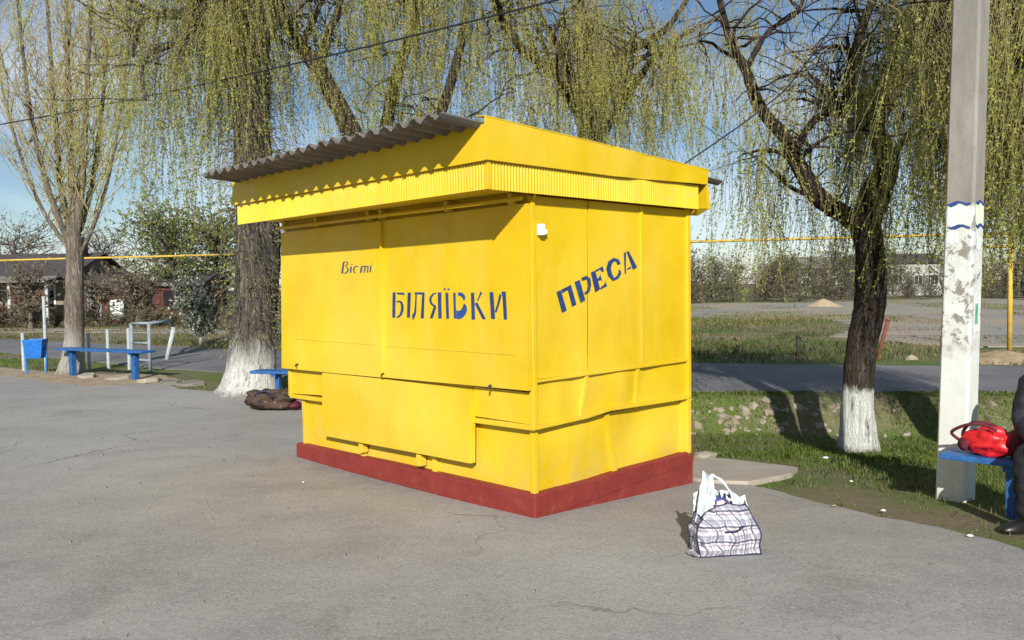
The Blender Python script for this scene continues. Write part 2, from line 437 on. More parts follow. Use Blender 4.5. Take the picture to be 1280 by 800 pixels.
# lettering outlines on the kiosk, metres along the face and up
GLYPHS = {'B':[[[(1.4741,1.5106),(1.4349,1.5105),(1.4449,1.3138),(1.4842,1.3131)],[(1.4244,1.5083),(1.3264,1.5079),(1.3203,1.4826),(1.3339,1.4911),(1.4142,1.4946)],[(1.4241,1.4302),(1.3985,1.4359),(1.378,1.4285),(1.3678,1.405),(1.3723,1.3701),(1.3861,1.3427),(1.4077,1.3262),(1.4321,1.3198),(1.4292,1.3124),(1.3968,1.3156),(1.3611,1.334),(1.3381,1.3666),(1.3332,1.408),(1.3561,1.4394),(1.3981,1.4487),(1.4296,1.4371)]],[[(1.2816,1.5078),(1.2407,1.5076),(1.2568,1.317),(1.2945,1.3164)]],[[(1.1858,1.4926),(1.1918,1.4246),(1.2044,1.3591),(1.2315,1.3358),(1.2265,1.3035),(1.2131,1.3026),(1.1929,1.3291),(1.178,1.3564),(1.1731,1.4241),(1.1684,1.4922)],[(1.1933,1.5095),(1.074,1.509),(1.0744,1.4926),(1.1938,1.4941)],[(1.104,1.4914),(1.0745,1.4914),(1.0875,1.3146),(1.1258,1.314)]],[[(0.9197,1.5084),(0.8789,1.5082),(0.8797,1.3176),(0.9187,1.3169)],[(0.9375,1.5078),(0.9765,1.5013),(1.0119,1.4777),(1.021,1.449),(1.0062,1.4209),(0.9724,1.4033),(0.9461,1.4018),(0.9433,1.4131),(0.9615,1.4154),(0.9844,1.4299),(0.994,1.4505),(0.9889,1.4706),(0.9653,1.4916),(0.9338,1.501)],[(0.9704,1.4004),(0.9385,1.4022),(0.9824,1.3165),(1.0178,1.3159)]],[[(0.8323,1.506),(0.8003,1.5059),(0.7973,1.3171),(0.8281,1.3165)],[(0.8267,1.5307),(0.8305,1.5251),(0.8393,1.5228),(0.848,1.5252),(0.8515,1.5309),(0.8477,1.5365),(0.8389,1.5388),(0.8302,1.5364)],[(0.7855,1.5304),(0.7893,1.5248),(0.798,1.5226),(0.8066,1.5249),(0.8101,1.5306),(0.8063,1.5362),(0.7976,1.5384),(0.789,1.5361)]],[[(0.7461,1.5057),(0.7189,1.5056),(0.7188,1.3205),(0.7448,1.32)],[(0.6949,1.5055),(0.6591,1.5073),(0.6327,1.4975),(0.6155,1.478),(0.6177,1.4625),(0.631,1.4449),(0.6453,1.4663),(0.6657,1.48),(0.6925,1.4839)],[(0.6314,1.4313),(0.6054,1.412),(0.6002,1.3848),(0.6156,1.3535),(0.6487,1.3277),(0.6848,1.3152),(0.7177,1.3186),(0.7161,1.3797),(0.6922,1.374),(0.6652,1.3822),(0.6468,1.4039)]],[[(0.5565,1.505),(0.5219,1.5048),(0.5178,1.3165),(0.5553,1.3158)],[(0.4581,1.5115),(0.4745,1.4798),(0.497,1.447),(0.4867,1.4438),(0.4622,1.476),(0.4376,1.5053)],[(0.5197,1.428),(0.492,1.4377),(0.4072,1.3205),(0.4437,1.3198)]],[[(0.3669,1.508),(0.3284,1.5078),(0.316,1.3241),(0.3572,1.3233)],[(0.2686,1.4944),(0.2915,1.4313),(0.3199,1.3712),(0.3013,1.3672),(0.2707,1.4274),(0.2477,1.4909)],[(0.2497,1.5112),(0.207,1.511),(0.1986,1.3226),(0.2322,1.3219),(0.2399,1.4667)]]],'V':[[[(2.1548,1.7698),(2.1315,1.7691),(2.1586,1.6759),(2.187,1.6712)],[(2.1294,1.7645),(2.0936,1.7587),(2.0938,1.7498),(2.1241,1.7345),(2.1185,1.7303),(2.078,1.7442),(2.0816,1.7665),(2.1272,1.7709)],[(2.1206,1.7273),(2.0931,1.711),(2.093,1.6949),(2.1178,1.6791),(2.1577,1.6759),(2.1569,1.6707),(2.1107,1.6709),(2.0738,1.6901),(2.0767,1.7155),(2.1129,1.732)]],[[(2.0476,1.7253),(2.0246,1.7273),(2.0357,1.6759),(2.0588,1.6738)],[(2.0149,1.7424),(2.0177,1.7389),(2.0242,1.7375),(2.0306,1.7392),(2.0331,1.7429),(2.0303,1.7465),(2.0238,1.7478),(2.0174,1.7461)]],[[(1.9296,1.7232),(1.9519,1.7311),(1.9903,1.7248),(2.0107,1.7019),(2.0029,1.6783),(1.9801,1.6678),(1.9736,1.6713),(1.9862,1.6822),(1.9905,1.7),(1.9775,1.7174),(1.9522,1.7247),(1.9392,1.7163)]],[[(1.8941,1.7238),(1.8721,1.7187),(1.8871,1.6728),(1.9116,1.6721)],[(1.8434,1.718),(1.8237,1.7175),(1.8429,1.6719),(1.8583,1.6722)],[(1.8019,1.7169),(1.7844,1.718),(1.7947,1.6734),(1.8123,1.6713)],[(1.8895,1.728),(1.7842,1.7252),(1.7866,1.7185),(1.8809,1.721)]],[[(1.7625,1.7254),(1.7452,1.7274),(1.7557,1.6751),(1.7752,1.673)],[(1.737,1.7385),(1.7394,1.7354),(1.7449,1.7342),(1.7503,1.7357),(1.7525,1.7389),(1.7501,1.742),(1.7446,1.7432),(1.7392,1.7417)]]],'P':[[[(0.2512,1.5022),(0.297,1.5151),(0.3561,1.3732),(0.3075,1.3576)],[(0.3001,1.5171),(0.3568,1.5349),(0.3678,1.5142),(0.3088,1.4931)],[(0.3589,1.5349),(0.4007,1.5517),(0.4584,1.4119),(0.4117,1.3972)]],[[(0.4377,1.5687),(0.4856,1.5838),(0.5424,1.4428),(0.4916,1.4272)],[(0.5117,1.5814),(0.5556,1.5911),(0.571,1.5846),(0.5777,1.5469),(0.5684,1.5129),(0.5319,1.4924),(0.5434,1.4821),(0.5945,1.5025),(0.6083,1.546),(0.601,1.5932),(0.5559,1.6122),(0.5024,1.597)]],[[(0.6053,1.6348),(0.6551,1.6491),(0.7089,1.5167),(0.6527,1.4925)],[(0.6584,1.6505),(0.7395,1.6802),(0.756,1.6457),(0.7333,1.6385),(0.711,1.6564),(0.6638,1.6384)],[(0.6787,1.5899),(0.7046,1.6063),(0.7106,1.6277),(0.7323,1.5739),(0.7099,1.5812),(0.6851,1.5727)],[(0.7113,1.5253),(0.7603,1.5521),(0.7664,1.5773),(0.7886,1.5374),(0.7133,1.5123)]],[[(0.9504,1.6986),(0.9274,1.7319),(0.867,1.7424),(0.8041,1.7156),(0.7813,1.6638),(0.8,1.61),(0.8575,1.5716),(0.9237,1.5906),(0.9562,1.629),(0.9474,1.6547),(0.924,1.6522),(0.9265,1.6339),(0.899,1.6062),(0.8711,1.5964),(0.8485,1.6238),(0.8342,1.664),(0.8471,1.6994),(0.8775,1.7172),(0.8989,1.714),(0.9104,1.689)]],[[(0.9886,1.7792),(1.0151,1.787),(1.0129,1.6278),(0.9985,1.6241)],[(1.0199,1.7886),(1.0454,1.7965),(1.1505,1.6752),(1.0984,1.6555)],[(1.0279,1.6634),(1.0681,1.68),(1.0826,1.6689),(1.0314,1.6545)]]]}

# ------------------------------------------------------------------ terrain
RN = np.array([(-400, 330), (-60, 62), (-30, 36), (-20, 27.5), (-13.2, 21.6), (-6.3, 16.0), (-2, 13.6), (2.6, 11.86), (5.1, 11.55), (9, 11.0), (20, 10.2), (60, 8), (400, -10)], float)
RF = np.array([(-400, 340), (-60, 70), (-30, 41.5), (-16.8, 27.4), (-9.0, 22.6), (-3, 18.6), (3.5, 15.9), (8.9, 14.6), (20, 13.8), (60, 12), (400, -5)], float)
def y_near(x): return np.interp(x, RN[:, 0], RN[:, 1])
def y_far(x): return np.interp(x, RF[:, 0], RF[:, 1])

def height(x, y):
    x = np.asarray(x, float); y = np.asarray(y, float)
    q = y_near(x) - y
    d = np.interp(q, [-1, .35, 1.05, 1.7, 2.5, 3.6, 5.3, 7.6, 9], [0, 0, -.43, -.42, -.345, -.22, -.12, 0, 0])
    z = d * sstep(-3.2, .4, x)
    rough = .05 * (fnoise(x * 1.1, y * 1.1) - .5) * sstep(2.2, 3.6, x + .46 * (y - 5.5)) * sstep(4, 8, y)
    far = .25 * (fnoise(x * .12 + 9, y * .12) - .5) * sstep(2.5, 8, y - y_far(x))
    return z + rough * (q > .35) + far

def grid_axis(dense0, dense1, step, lo, hi, g=1.16):
    a = list(np.arange(dense0, dense1 + 1e-6, step))
    s = step; v = dense1
    while v < hi: s *= g; v += s; a.append(v)
    s = step; v = dense0
    while v > lo: s *= g; v -= s; a.insert(0, v)
    return np.array(a)
gx = grid_axis(-9, 10, .14, -420, 420); gy = grid_axis(2, 17, .14, -60, 900)
X, Y = np.meshgrid(gx, gy, indexing='ij')
Z = height(X, Y)
nx, ny = X.shape
I = np.arange(nx * ny).reshape(nx, ny)
quads = np.stack([I[:-1, :-1], I[1:, :-1], I[1:, 1:], I[:-1, 1:]], -1).reshape(-1, 4)
tag(link('ground', np_mesh('ground', np.stack([X, Y, Z], -1).reshape(-1, 3), quads), SOIL, None, True), 'grassy earth sheet reaching to the horizon', None, None, 'structure')

def patch(name, poly, m, lift, step, label=None, jitter=.06, skirt=.06, seg=.25, crown=0):
    """a paved sheet inside a polygon, laid on the terrain, with a torn edge and a short skirt"""
    rs = np.random.RandomState(len(name))
    B = []
    n = len(poly)
    for i in range(n):
        a = np.array(poly[i], float); b = np.array(poly[(i + 1) % n], float)
        k = max(1, int(np.linalg.norm(b - a) / seg))
        k = min(k, 120)
        for j in range(k):
            p = a + (b - a) * j / k
            p = p + (np.array([fnoise(p[0] * 2.3, p[1] * 2.3), fnoise(p[0] * 2.3 + 50, p[1] * 2.3)]) - .5) * 4 * jitter
            B.append(p)
    B = np.array(B)
    nb = len(B)
    lo = B.min(0); hi = B.max(0)
    ga = np.arange(lo[0], hi[0], step); gb = np.arange(lo[1], hi[1], step)
    Gx, Gy = np.meshgrid(ga, gb, indexing='ij')
    pts = np.stack([Gx.ravel(), Gy.ravel()], -1)
    pts = pts + rs.uniform(-.2, .2, pts.shape) * step
    # point in polygon
    ins = np.zeros(len(pts), bool)
    j = nb - 1
    for i in range(nb):
        xi, yi = B[i]; xj, yj = B[j]
        c = ((yi > pts[:, 1]) != (yj > pts[:, 1])) & (pts[:, 0] < (xj - xi) * (pts[:, 1] - yi) / (yj - yi + 1e-12) + xi)
        ins ^= c; j = i
    pts = pts[ins]
    allp = [Vector(p) for p in B] + [Vector(p) for p in pts]
    vs, es, fs, ov, oe, of = delaunay_2d_cdt(allp, [(i, (i + 1) % nb) for i in range(nb)], [list(range(nb))], 1, 1e-5)
    V = np.array([(v.x, v.y) for v in vs])
    z = height(V[:, 0], V[:, 1]) + lift
    mb = MB()
    mb.v = [(V[i, 0], V[i, 1], z[i]) for i in range(len(V))]
    mb.f = [tuple(f) for f in fs]
    # skirt
    cnt = {}
    for f in mb.f:
        for a, b in zip(f, f[1:] + f[:1]):
            cnt[(min(a, b), max(a, b))] = cnt.get((min(a, b), max(a, b)), 0) + 1
    low = {}
    for (a, b), c in cnt.items():
        if c == 1:
            for i in (a, b):
                if i not in low:
                    low[i] = len(mb.v); mb.v.append((mb.v[i][0], mb.v[i][1], mb.v[i][2] - skirt))
            mb.f.append((a, b, low[b], low[a]))
    o = mb.build(name, m, None, False)
    return tag(o, label, None, None, 'structure')

plaza_poly = [(-30, -12), (14, -12), (14, 1.2), (9, 2.2), (5.2, 3.2), (3.6, 3.7), (2.98, 4.6), (2.74, 5.25), (2.32, 5.92), (1.97, 6.75), (1.75, 7.4), (1.3, 8.2), (-.2, 9.4), (-2.2, 10.9), (-3.4, 11.9),
              (-4.35, 12.35), (-5.1, 13.0), (-5.9, 13.75), (-6.9, 13.45), (-8.0, 14.35), (-10.2, 15.9), (-13, 17.6), (-20, 21), (-30, 26)]
patch('plaza', plaza_poly, ASPHALT, .016, .45, 'worn grey asphalt square around the kiosk', .085, .05, .11)
apron_poly = [(1.15, 8.15), (1.75, 8.12), (2.1, 7.95), (2.6, 7.5), (2.42, 7.2), (2.12, 6.98), (1.92, 6.80), (1.62, 6.85), (1.30, 7.15)]
patch('concrete_apron', apron_poly, CONCRETE, .045, .2, 'pale concrete apron beside the kiosk', .03, .05, .1)
xs = np.array([-60, -45, -30, -24, -18, -13.2, -10, -7, -4, -2, 0, 2.6, 5.1, 8, 12, 18, 26, 40, 60])
patch('road', [(x, y_near(x)) for x in xs] + [(x, y_far(x)) for x in xs[::-1]], ROAD, .014, .8, 'narrow asphalt road passing behind the kiosk', .05, .05, .3)
def m_lot():
    g = N('bare_lot_surface')
    col = g.mix(g.ramp(g.noise(.16, 5, .6), (.40, 0), (.60, 1)), (.25, .24, .225), (.33, .275, .205))
    col = g.mix(g.ramp(g.noise(.35, 6, .65), (.56, 0), (.68, .75)), col, (.13, .15, .06))
    col = g.mix(g.ramp(g.noise(3, 6, .7), (.5, 0), (.75, .5)), col, (.18, .15, .12))
    g.bump(g.noise(6, 6, .7), .5, .03)
    return g.done(col, .95, .1)
LOTM = m_lot()
patch('gravel_lot', [(10.2, 19.2), (13, 18.6), (16, 19.3), (40, 18), (90, 30), (90, 66), (30, 64), (4, 62), (-22, 66), (-20, 52), (0, 41), (8.5, 37), (12.5, 33), (11.5, 28), (9.0, 23)], LOTM, .02, 2.0, 'bare grey lot beyond the road', .3, .06, .6)
patch('footpath', [(-48, 41), (-36, 39.5), (-21, 33.0), (-9, 29.0), (2, 26.5), (2, 28.0), (-9, 30.6), (-21, 35.6), (-36, 42), (-48, 44)], LOTM, .02, 1.5, 'grey path in front of the far houses', .1, .06, .5)

VERGE = simple('sandy_verge_earth', (.30, .235, .155), .95, .3, 5, .5)
patch('sandy_verge', [(-13.5, 18.0), (-10.2, 15.7), (-8.0, 14.2), (-6.9, 13.3), (-5.9, 13.6), (-5.5, 14.2), (-6.3, 15.1), (-7.6, 15.6), (-9.3, 16.4), (-11.5, 17.8), (-13.2, 19)], VERGE, .010, .3, 'bare sandy strip under the long bench', .12, .04, .2)

def gz(x, y): return float(height(x, y))

# ------------------------------------------------------------------ kiosk
KO = np.array([.136, 5.510, 0.0])
KR = rad(44.5)
kiosk = empty('kiosk', KO, 'yellow metal newspaper kiosk with blue lettering on a red plinth', 'kiosk', None, KR)
_kr = random.Random(3)

def buckle(seed):
    r = random.Random(seed)
    w = [(r.uniform(1.5, 5), r.uniform(1.5, 6), r.uniform(0, 6.28), r.uniform(.4, 1)) for _ in range(4)]
    s = sum(k[3] for k in w)
    return lambda a, z: sum(k[3] * math.sin(k[0] * a + k[1] * z + k[2]) for k in w) / s

def sheet(name, face, corners, off, th=.010, amp=.003, seed=0, parent=None, step=.09, pin=False, m=None, dent=None):
    """a buckled metal sheet. corners: top-near, top-far, bottom-far, bottom-near as (along, z); face F is the shutter front, S the narrow side"""
    tn, tf, bf, bn = [np.array(c, float) for c in corners]
    na = max(2, int(np.linalg.norm(tf - tn) / step)); nz = max(2, int(np.linalg.norm(tn - bn) / step))
    B = buckle(seed)
    vs = []
    for side in (0, 1):
        for i in range(na + 1):
            for j in range(nz + 1):
                s = i / na; t = j / nz
                p = (tn * (1 - s) + tf * s) * (1 - t) + (bn * (1 - s) + bf * s) * t
                w = amp * B(p[0], p[1])
                if pin: w = w * 1.6 * min(1, 6 * min(s, 1 - s, t, 1 - t))
                if dent:
                    for (da, dz, dr, dd) in dent:
                        w -= dd * math.exp(-(((p[0] - da) / dr) ** 2 + ((p[1] - dz) / dr) ** 2))
                o = off - w + side * th
                vs.append((o, p[0], p[1]) if face == 'F' else (p[0], o, p[1]))
    K = (na + 1) * (nz + 1)
    idx = lambda i, j, s: s * K + i * (nz + 1) + j
    fs = []
    for i in range(na):
        for j in range(nz):
            for s in (0, 1):
                q = (idx(i, j, s), idx(i + 1, j, s), idx(i + 1, j + 1, s), idx(i, j + 1, s))
                fs.append(q if s == 0 else q[::-1])
    for i in range(na):
        for j in (0, nz): fs.append((idx(i, j, 0), idx(i + 1, j, 0), idx(i + 1, j, 1), idx(i, j, 1)))
    for j in range(nz):
        for i in (0, na): fs.append((idx(i, j, 0), idx(i, j + 1, 0), idx(i, j + 1, 1), idx(i, j, 1)))
    mb = MB().poly(vs, fs)
    o = mb.build(name, m or YELLOW, parent or kiosk)
    for p in o.data.polygons[:]: p.use_smooth = True
    md = o.modifiers.new('es', 'EDGE_SPLIT'); md.split_angle = rad(40)
    return o

# plinth: upper course, and a wedge of footing where the ground falls away
KX, KY = 1.89, 3.075
def ring(z): return [(0, 0, z), (KX, 0, z), (KX, KY, z), (0, KY, z)]
pl = MB()
n = 16
def pcourse(mb, zt, zb, out=0):
    top = [(-out, -out), (KX + out, -out), (KX + out, KY + out), (-out, KY + out)]
    vs = []
    for k in range(4):
        a = np.array(top[k]); b = np.array(top[(k + 1) % 4])
        for j in range(n):
            p = a + (b - a) * j / n
            wob = .004 * math.sin(7 * p[0] + 5 * p[1]) + _kr.uniform(-.002, .002)
            vs.append((p[0], p[1], zb(p) + wob * .5)); vs.append((p[0] , p[1], zt(p) + wob))
    m4 = 4 * n
    fs = [(2 * i, 2 * ((i + 1) % m4), 2 * ((i + 1) % m4) + 1, 2 * i + 1) for i in range(m4)]
    fs.append(tuple(2 * i + 1 for i in range(m4)))
    mb.poly(vs, fs)
ztop = lambda p: .15 + .014 * p[0] - .010 * p[1]
pcourse(pl, ztop, lambda p: .004 + .052 * p[0] - .02)
pl.build('plinth', RED, kiosk, False, .012)
ft = MB()
pcourse(ft, lambda p: .006 + .052 * p[0] - .012, lambda p: -.30, -.007)
ft.build('plinth_footing', RED, kiosk, False, .006)

# unseen inner box, added to stop light leaking between the sheets
MB().box((.10, .10, .10), (1.77, 2.98, 2.34)).build('light_stop_box', YELLOW, kiosk)
# lower wall, set back
sheet('lower_panel', 'F', [(.07, .60), (1.10, .60), (1.10, .13), (.07, .13)], .065, .012, .006, 11)
sheet('lower_panel', 'F', [(1.106, .60), (2.05, .60), (2.05, .12), (1.106, .12)], .070, .012, .006, 12)
sheet('lower_panel', 'F', [(2.056, .60), (2.995, .60), (3.0, .11), (2.056, .11)], .066, .012, .006, 13)
for a in (1.10, 2.05):
    MB().hexa([(.035, a - .022, .115), (.035, a + .022, .115), (.07, a + .022, .115), (.07, a - .022, .115)][::-1],
              [(.035, a - .022, .61), (.035, a + .022, .61), (.07, a + .022, .61), (.07, a - .022, .61)][::-1]).build('frame_post', YELLOW, kiosk, False, .003)
sheet('lower_panel', 'S', [(.07, .60), (.84, .60), (.90, .14), (.07, .14)], .066, .012, .022, 14, pin=True, dent=[(.45, .30, .13, -.018), (.70, .50, .10, .016)])
sheet('lower_panel', 'S', [(.85, .60), (1.80, .60), (1.80, .15), (.91, .14)], .066, .012, .022, 15, pin=True, dent=[(1.2, .42, .14, .018)])
MB().hexa([(.885, .04, .15), (.935, .04, .15), (.935, .07, .15), (.885, .07, .15)], [(.79, .04, .60), (.84, .04, .60), (.84, .07, .60), (.79, .07, .60)]).build('frame_post', YELLOW, kiosk, False, .003)
for (a, b) in ((.035, .035), (1.765, .035), (.035, 2.965)):
    MB().box((a, b, .12), (a + .042, b + .042, .61)).build('corner_post', YELLOW, kiosk, False, .004)
# projecting middle band
sheet('band_panel', 'F', [(.035, .835), (.61, .835), (.61, .622), (.035, .622)], .012, .012, .006, 21, pin=True)
sheet('band_panel', 'F', [(.62, .835), (2.54, .825), (2.54, .605), (.62, .622)], .016, .012, .005, 22, pin=True)
sheet('band_panel', 'F', [(2.55, .825), (3.15, .815), (3.15, .575), (2.55, .605)], .012, .012, .005, 23, pin=True)
def lip(p, q, w=.045, h=.03): return MB().bar(p, q, w, h).build('band_rail', YELLOW, kiosk, False, .004)
lip((.018, 0, .603), (.018, 3.16, .553), .045, .036)
lip((0, .016, .603), (.55, .016, .618), .04, .032); lip((.55, .016, .618), (.80, .016, .640), .04, .030); lip((.80, .016, .640), (1.82, .016, .622), .04, .030)
lip((0, .018, .912), (1.83, .018, .925), .040, .020)
sheet('band_panel', 'S', [(.035, .905), (.535, .905), (.475, .62), (.035, .615)], .026, .012, .020, 24, pin=True, dent=[(.25, .72, .10, -.022), (.42, .84, .07, .018)])
sheet('band_panel', 'S', [(.575, .908), (1.135, .912), (1.105, .630), (.515, .625)], .026, .012, .024, 25, pin=True, dent=[(.75, .70, .10, .020), (.95, .84, .09, -.016)])
sheet('band_panel', 'S', [(1.175, .912), (1.80, .915), (1.79, .630), (1.145, .630)], .026, .012, .020, 26, pin=True, dent=[(1.3, .86, .09, .028), (1.6, .72, .12, -.016)])
MB().hexa([(.475, .006, .62), (.515, .006, .62), (.515, .03, .62), (.475, .03, .62)], [(.537, .006, .905), (.573, .006, .905), (.573, .03, .905), (.537, .03, .905)]).build('frame_post', YELLOW, kiosk, False, .003)
MB().hexa([(1.107, .006, .63), (1.143, .006, .63), (1.143, .03, .63), (1.107, .03, .63)], [(1.137, .006, .91), (1.173, .006, .91), (1.173, .03, .91), (1.137, .03, .91)]).build('frame_post', YELLOW, kiosk, False, .003)
# corner irons
MB().box((-.006, -.006, .59), (.034, .034, 2.14)).build('corner_post', YELLOW, kiosk, False, .005)
MB().box((1.805, -.004, .61), (1.85, .036, 2.14)).build('corner_post', YELLOW, kiosk, False, .005)
MB().box((.0, 3.14, .55), (.04, 3.19, 2.14)).build('corner_post', YELLOW, kiosk, False, .005)
# narrow side: upper panels
sheet('side_panel', 'S', [(.035, 2.14), (.584, 2.14), (.571, .925), (.035, .925)], .016, .012, .0035, 31, dent=[(.3, 1.2, .2, .004)])
sheet('side_panel', 'S', [(.594, 2.14), (1.185, 2.14), (1.175, .93), (.581, .925)], .011, .012, .004, 32)
sheet('side_panel', 'S', [(1.215, 2.14), (1.805, 2.14), (1.805, .93), (1.205, .93)], .016, .012, .004, 33)
MB().box((1.183, -.002, .93), (1.217, .03, 2.14)).build('cover_strip', YELLOW, kiosk, False, .003)
# far end and back
sheet('end_wall', 'S', [(.04, 2.2), (1.84, 2.2), (1.84, .55), (.04, .55)], 3.15, .012, .003, 34, step=.3)
sheet('end_wall', 'S', [(.06, .55), (1.80, .55), (1.80, .10), (.06, .10)], 2.99, .012, .003, 35, step=.3)
sheet('back_wall', 'F', [(.03, 2.2), (3.16, 2.2), (3.16, .1), (.03, .1)], 1.79, .012, .003, 36, step=.3)
MB().box((1.80, .0, .12), (1.85, .05, 2.2)).build('corner_post', YELLOW, kiosk, False, .004)
# wall strip over the shutters
sheet('head_panel', 'F', [(.035, 2.20), (3.14, 2.20), (3.14, 2.02), (.035, 2.02)], .012, .012, .002, 37)
# shutters
SHZ = -.042
sh1 = sheet('shutter', 'F', [(.004, 2.085), (1.585, 2.075), (1.607, .835), (.008, .856)], SHZ, .028, .004, 41, step=.06)
sh2 = sheet('shutter', 'F', [(1.592, 2.075), (3.165, 2.065), (3.222, .812), (1.614, .832)], SHZ - .004, .028, .004, 42, step=.06)
def on_shutter(seed, off, amp=.004):
    B = buckle(seed)
    return lambda a, z: off - amp * B(a, z)
F1 = on_shutter(41, SHZ); F2 = on_shutter(42, SHZ - .004)
# the folded lower border of each shutter shows as a fine seam
def seam(sh, f, a0, a1, z0, z1):
    mb = MB(); k = 24; vs = []
    for i in range(k + 1):
        s = i / k; a = a0 + (a1 - a0) * s; z = z0 + (z1 - z0) * s
        vs += [(f(a, z) + .004, a, z - .006), (f(a, z) - .0035, a, z - .003), (f(a, z) - .0035, a, z + .002), (f(a, z) + .004, a, z + .003)]
    fs = [(4 * i + j, 4 * i + j + 1, 4 * i + j + 5, 4 * i + j + 4) for i in range(k) for j in range(3)]
    return mb.poly(vs, fs).build('fold_seam', YELLOW, sh, False, 0, False)
seam(sh1, F1, .12, 1.56, 1.088, 1.088); seam(sh2, F2, 1.66, 2.98, 1.090, 1.096)
MB().bar((SHZ - .012, 1.588, 2.07), (SHZ - .014, 1.610, .835), .008, .032).build('closing_strip', YELLOW, sh1, False, .003)
for a in (.36, 2.92, 1.605):
    mb = MB(); mb.tube([(SHZ - .006, a, .868), (SHZ - .028, a, .862), (SHZ - .030, a, .842)], .008, 6)
    mb.build('hook', DARK, kiosk)
# top track with hangers
MB().tube([(-.075, .01, 2.118), (-.075, 3.17, 2.105)], .016, 8).build('shutter_rail', YELLOW, kiosk, True)
for a in (.10, .75, 1.55, 1.72, 2.5, 3.05):
    MB().box((-.086, a, 2.085), (-.03, a + .035, 2.16)).build('rail_hanger', YELLOW, kiosk, False, .003)
# serving hatch cover
hat = sheet('hatch_cover', 'F', [(.607, .816), (2.545, .822), (2.565, .256), (.618, .286)], -.030, .030, .003, 51, step=.1)
mb = MB(); mb.bar((-.008, .60, .80), (-.008, .612, .286), .016, .05, (1, 0, 0)); mb.build('hatch_edge', YELLOW, hat, False, .003)
for a in (1.22, 2.0): MB().box((-.004, a, .17), (.06, a + .05, .30)).build('hatch_stop', YELLOW, kiosk, False, .004)
# white box and pipe stub
wb = MB().box((.062, -.035, 1.88), (.096, .012, 1.955)).box((.096, -.030, 1.888), (.122, .012, 1.920)).build('socket_box', WHITE, kiosk, False, .004)
MB().tube([(.06, 3.02, .55), (.06, 3.02, .36)], .017, 8).build('drain_pipe', WHITE, kiosk, True)

# eaves: smooth upper fascia over a ribbed lower fascia
FX = -.45; FY = -.071
def ribbed(name, p0, p1, z0, z1, axis, off, wl=.027, amp=.0042):
    k = int((p1 - p0) / wl * 6); vs = []
    for i in range(k + 1):
        a = p0 + (p1 - p0) * i / k
        w = off - amp * math.sin(2 * PI * a / wl)
        za, zb = z0(a) if callable(z0) else z0, z1(a) if callable(z1) else z1
        for z, o in ((za, w), (zb, w), (zb, w + .012), (za, w + .012)):
            vs.append((o, a, z) if axis == 'F' else (a, o, z))
    fs = [(4 * i + j, 4 * i + (j + 1) % 4, 4 * i + 4 + (j + 1) % 4, 4 * i + 4 + j) for i in range(k) for j in range(4)]
    fs += [(0, 1, 2, 3), (4 * k, 4 * k + 1, 4 * k + 2, 4 * k + 3)]
    return MB().poly(vs, fs).build(name, YELLOW, kiosk)
ribbed('ribbed_fascia', FY + .012, 3.195, lambda a: 2.143 - .0055 * a, lambda a: 2.325 - .009 * a, 'F', FX)
ribbed('ribbed_fascia', FX + .012, 1.862, lambda a: 2.142 + .001 * a, lambda a: 2.325 + .006 * a, 'S', FY)
MB().box((FX - .007, FY - .007, 2.141), (FX + .016, FY + .016, 2.325)).build('fascia_corner', YELLOW, kiosk, False, .003)
sheet('front_fascia', 'F', [(FY - .022, 2.535), (3.235, 2.505), (3.25, 2.300), (FY - .022, 2.315)], FX - .024, .014, .004, 61)
zr = lambda x: 2.560 - .052 * (x + .80)
sheet('side_fascia', 'S', [(FX - .034, 2.575), (.75, 2.520), (.75, 2.315), (FX - .034, 2.316)], FY - .024, .012, .004, 62)
sheet('side_fascia', 'S', [(.755, 2.519), (1.975, 2.462), (1.955, 2.345), (.755, 2.315)], FY - .026, .012, .009, 63, dent=[(1.1, 2.33, .12, .022), (1.75, 2.36, .12, -.012)])
# folded top edge of the side fascia
mb = MB()
for (x0, x1, za, zb) in ((FX - .034, .75, 2.575, 2.520), (.755, 1.975, 2.519, 2.462)):
    mb.poly([(x0, FY - .026, za), (x1, FY - .028, zb), (x1, FY + .06, zb + .012), (x0, FY + .06, za + .012), (x0, FY - .026, za + .006), (x1, FY - .028, zb + .006), (x1, FY + .06, zb + .018), (x0, FY + .06, za + .018)],
            [(0, 1, 2, 3), (4, 7, 6, 5), (0, 4, 5, 1), (1, 5, 6, 2), (2, 6, 7, 3), (3, 7, 4, 0)])
mb.build('fascia_flashing', YELLOW, kiosk)
# back fascia, bent outwards
mb = MB()
mb.hexa([(1.99, FY - .02, 2.15), (2.015, FY - .02, 2.15), (2.015, 3.2, 2.13), (1.99, 3.2, 2.13)], [(1.93, FY - .02, 2.42), (1.955, FY - .02, 2.42), (1.955, 3.2, 2.41), (1.93, 3.2, 2.41)])
mb.build('back_fascia', YELLOW, kiosk, False, .003)
mb = MB(); mb.poly([(1.86, -.03, 2.145), (2.01, -.08, 2.155), (1.96, .0, 2.10), (1.86, .02, 2.10)], [(0, 1, 2, 3)])
mb.poly([(1.86, -.028, 2.150), (2.01, -.078, 2.160), (1.96, .002, 2.106), (1.86, .022, 2.106)], [(3, 2, 1, 0)]); mb.build('bent_flap', YELLOW, kiosk, False, 0, False)
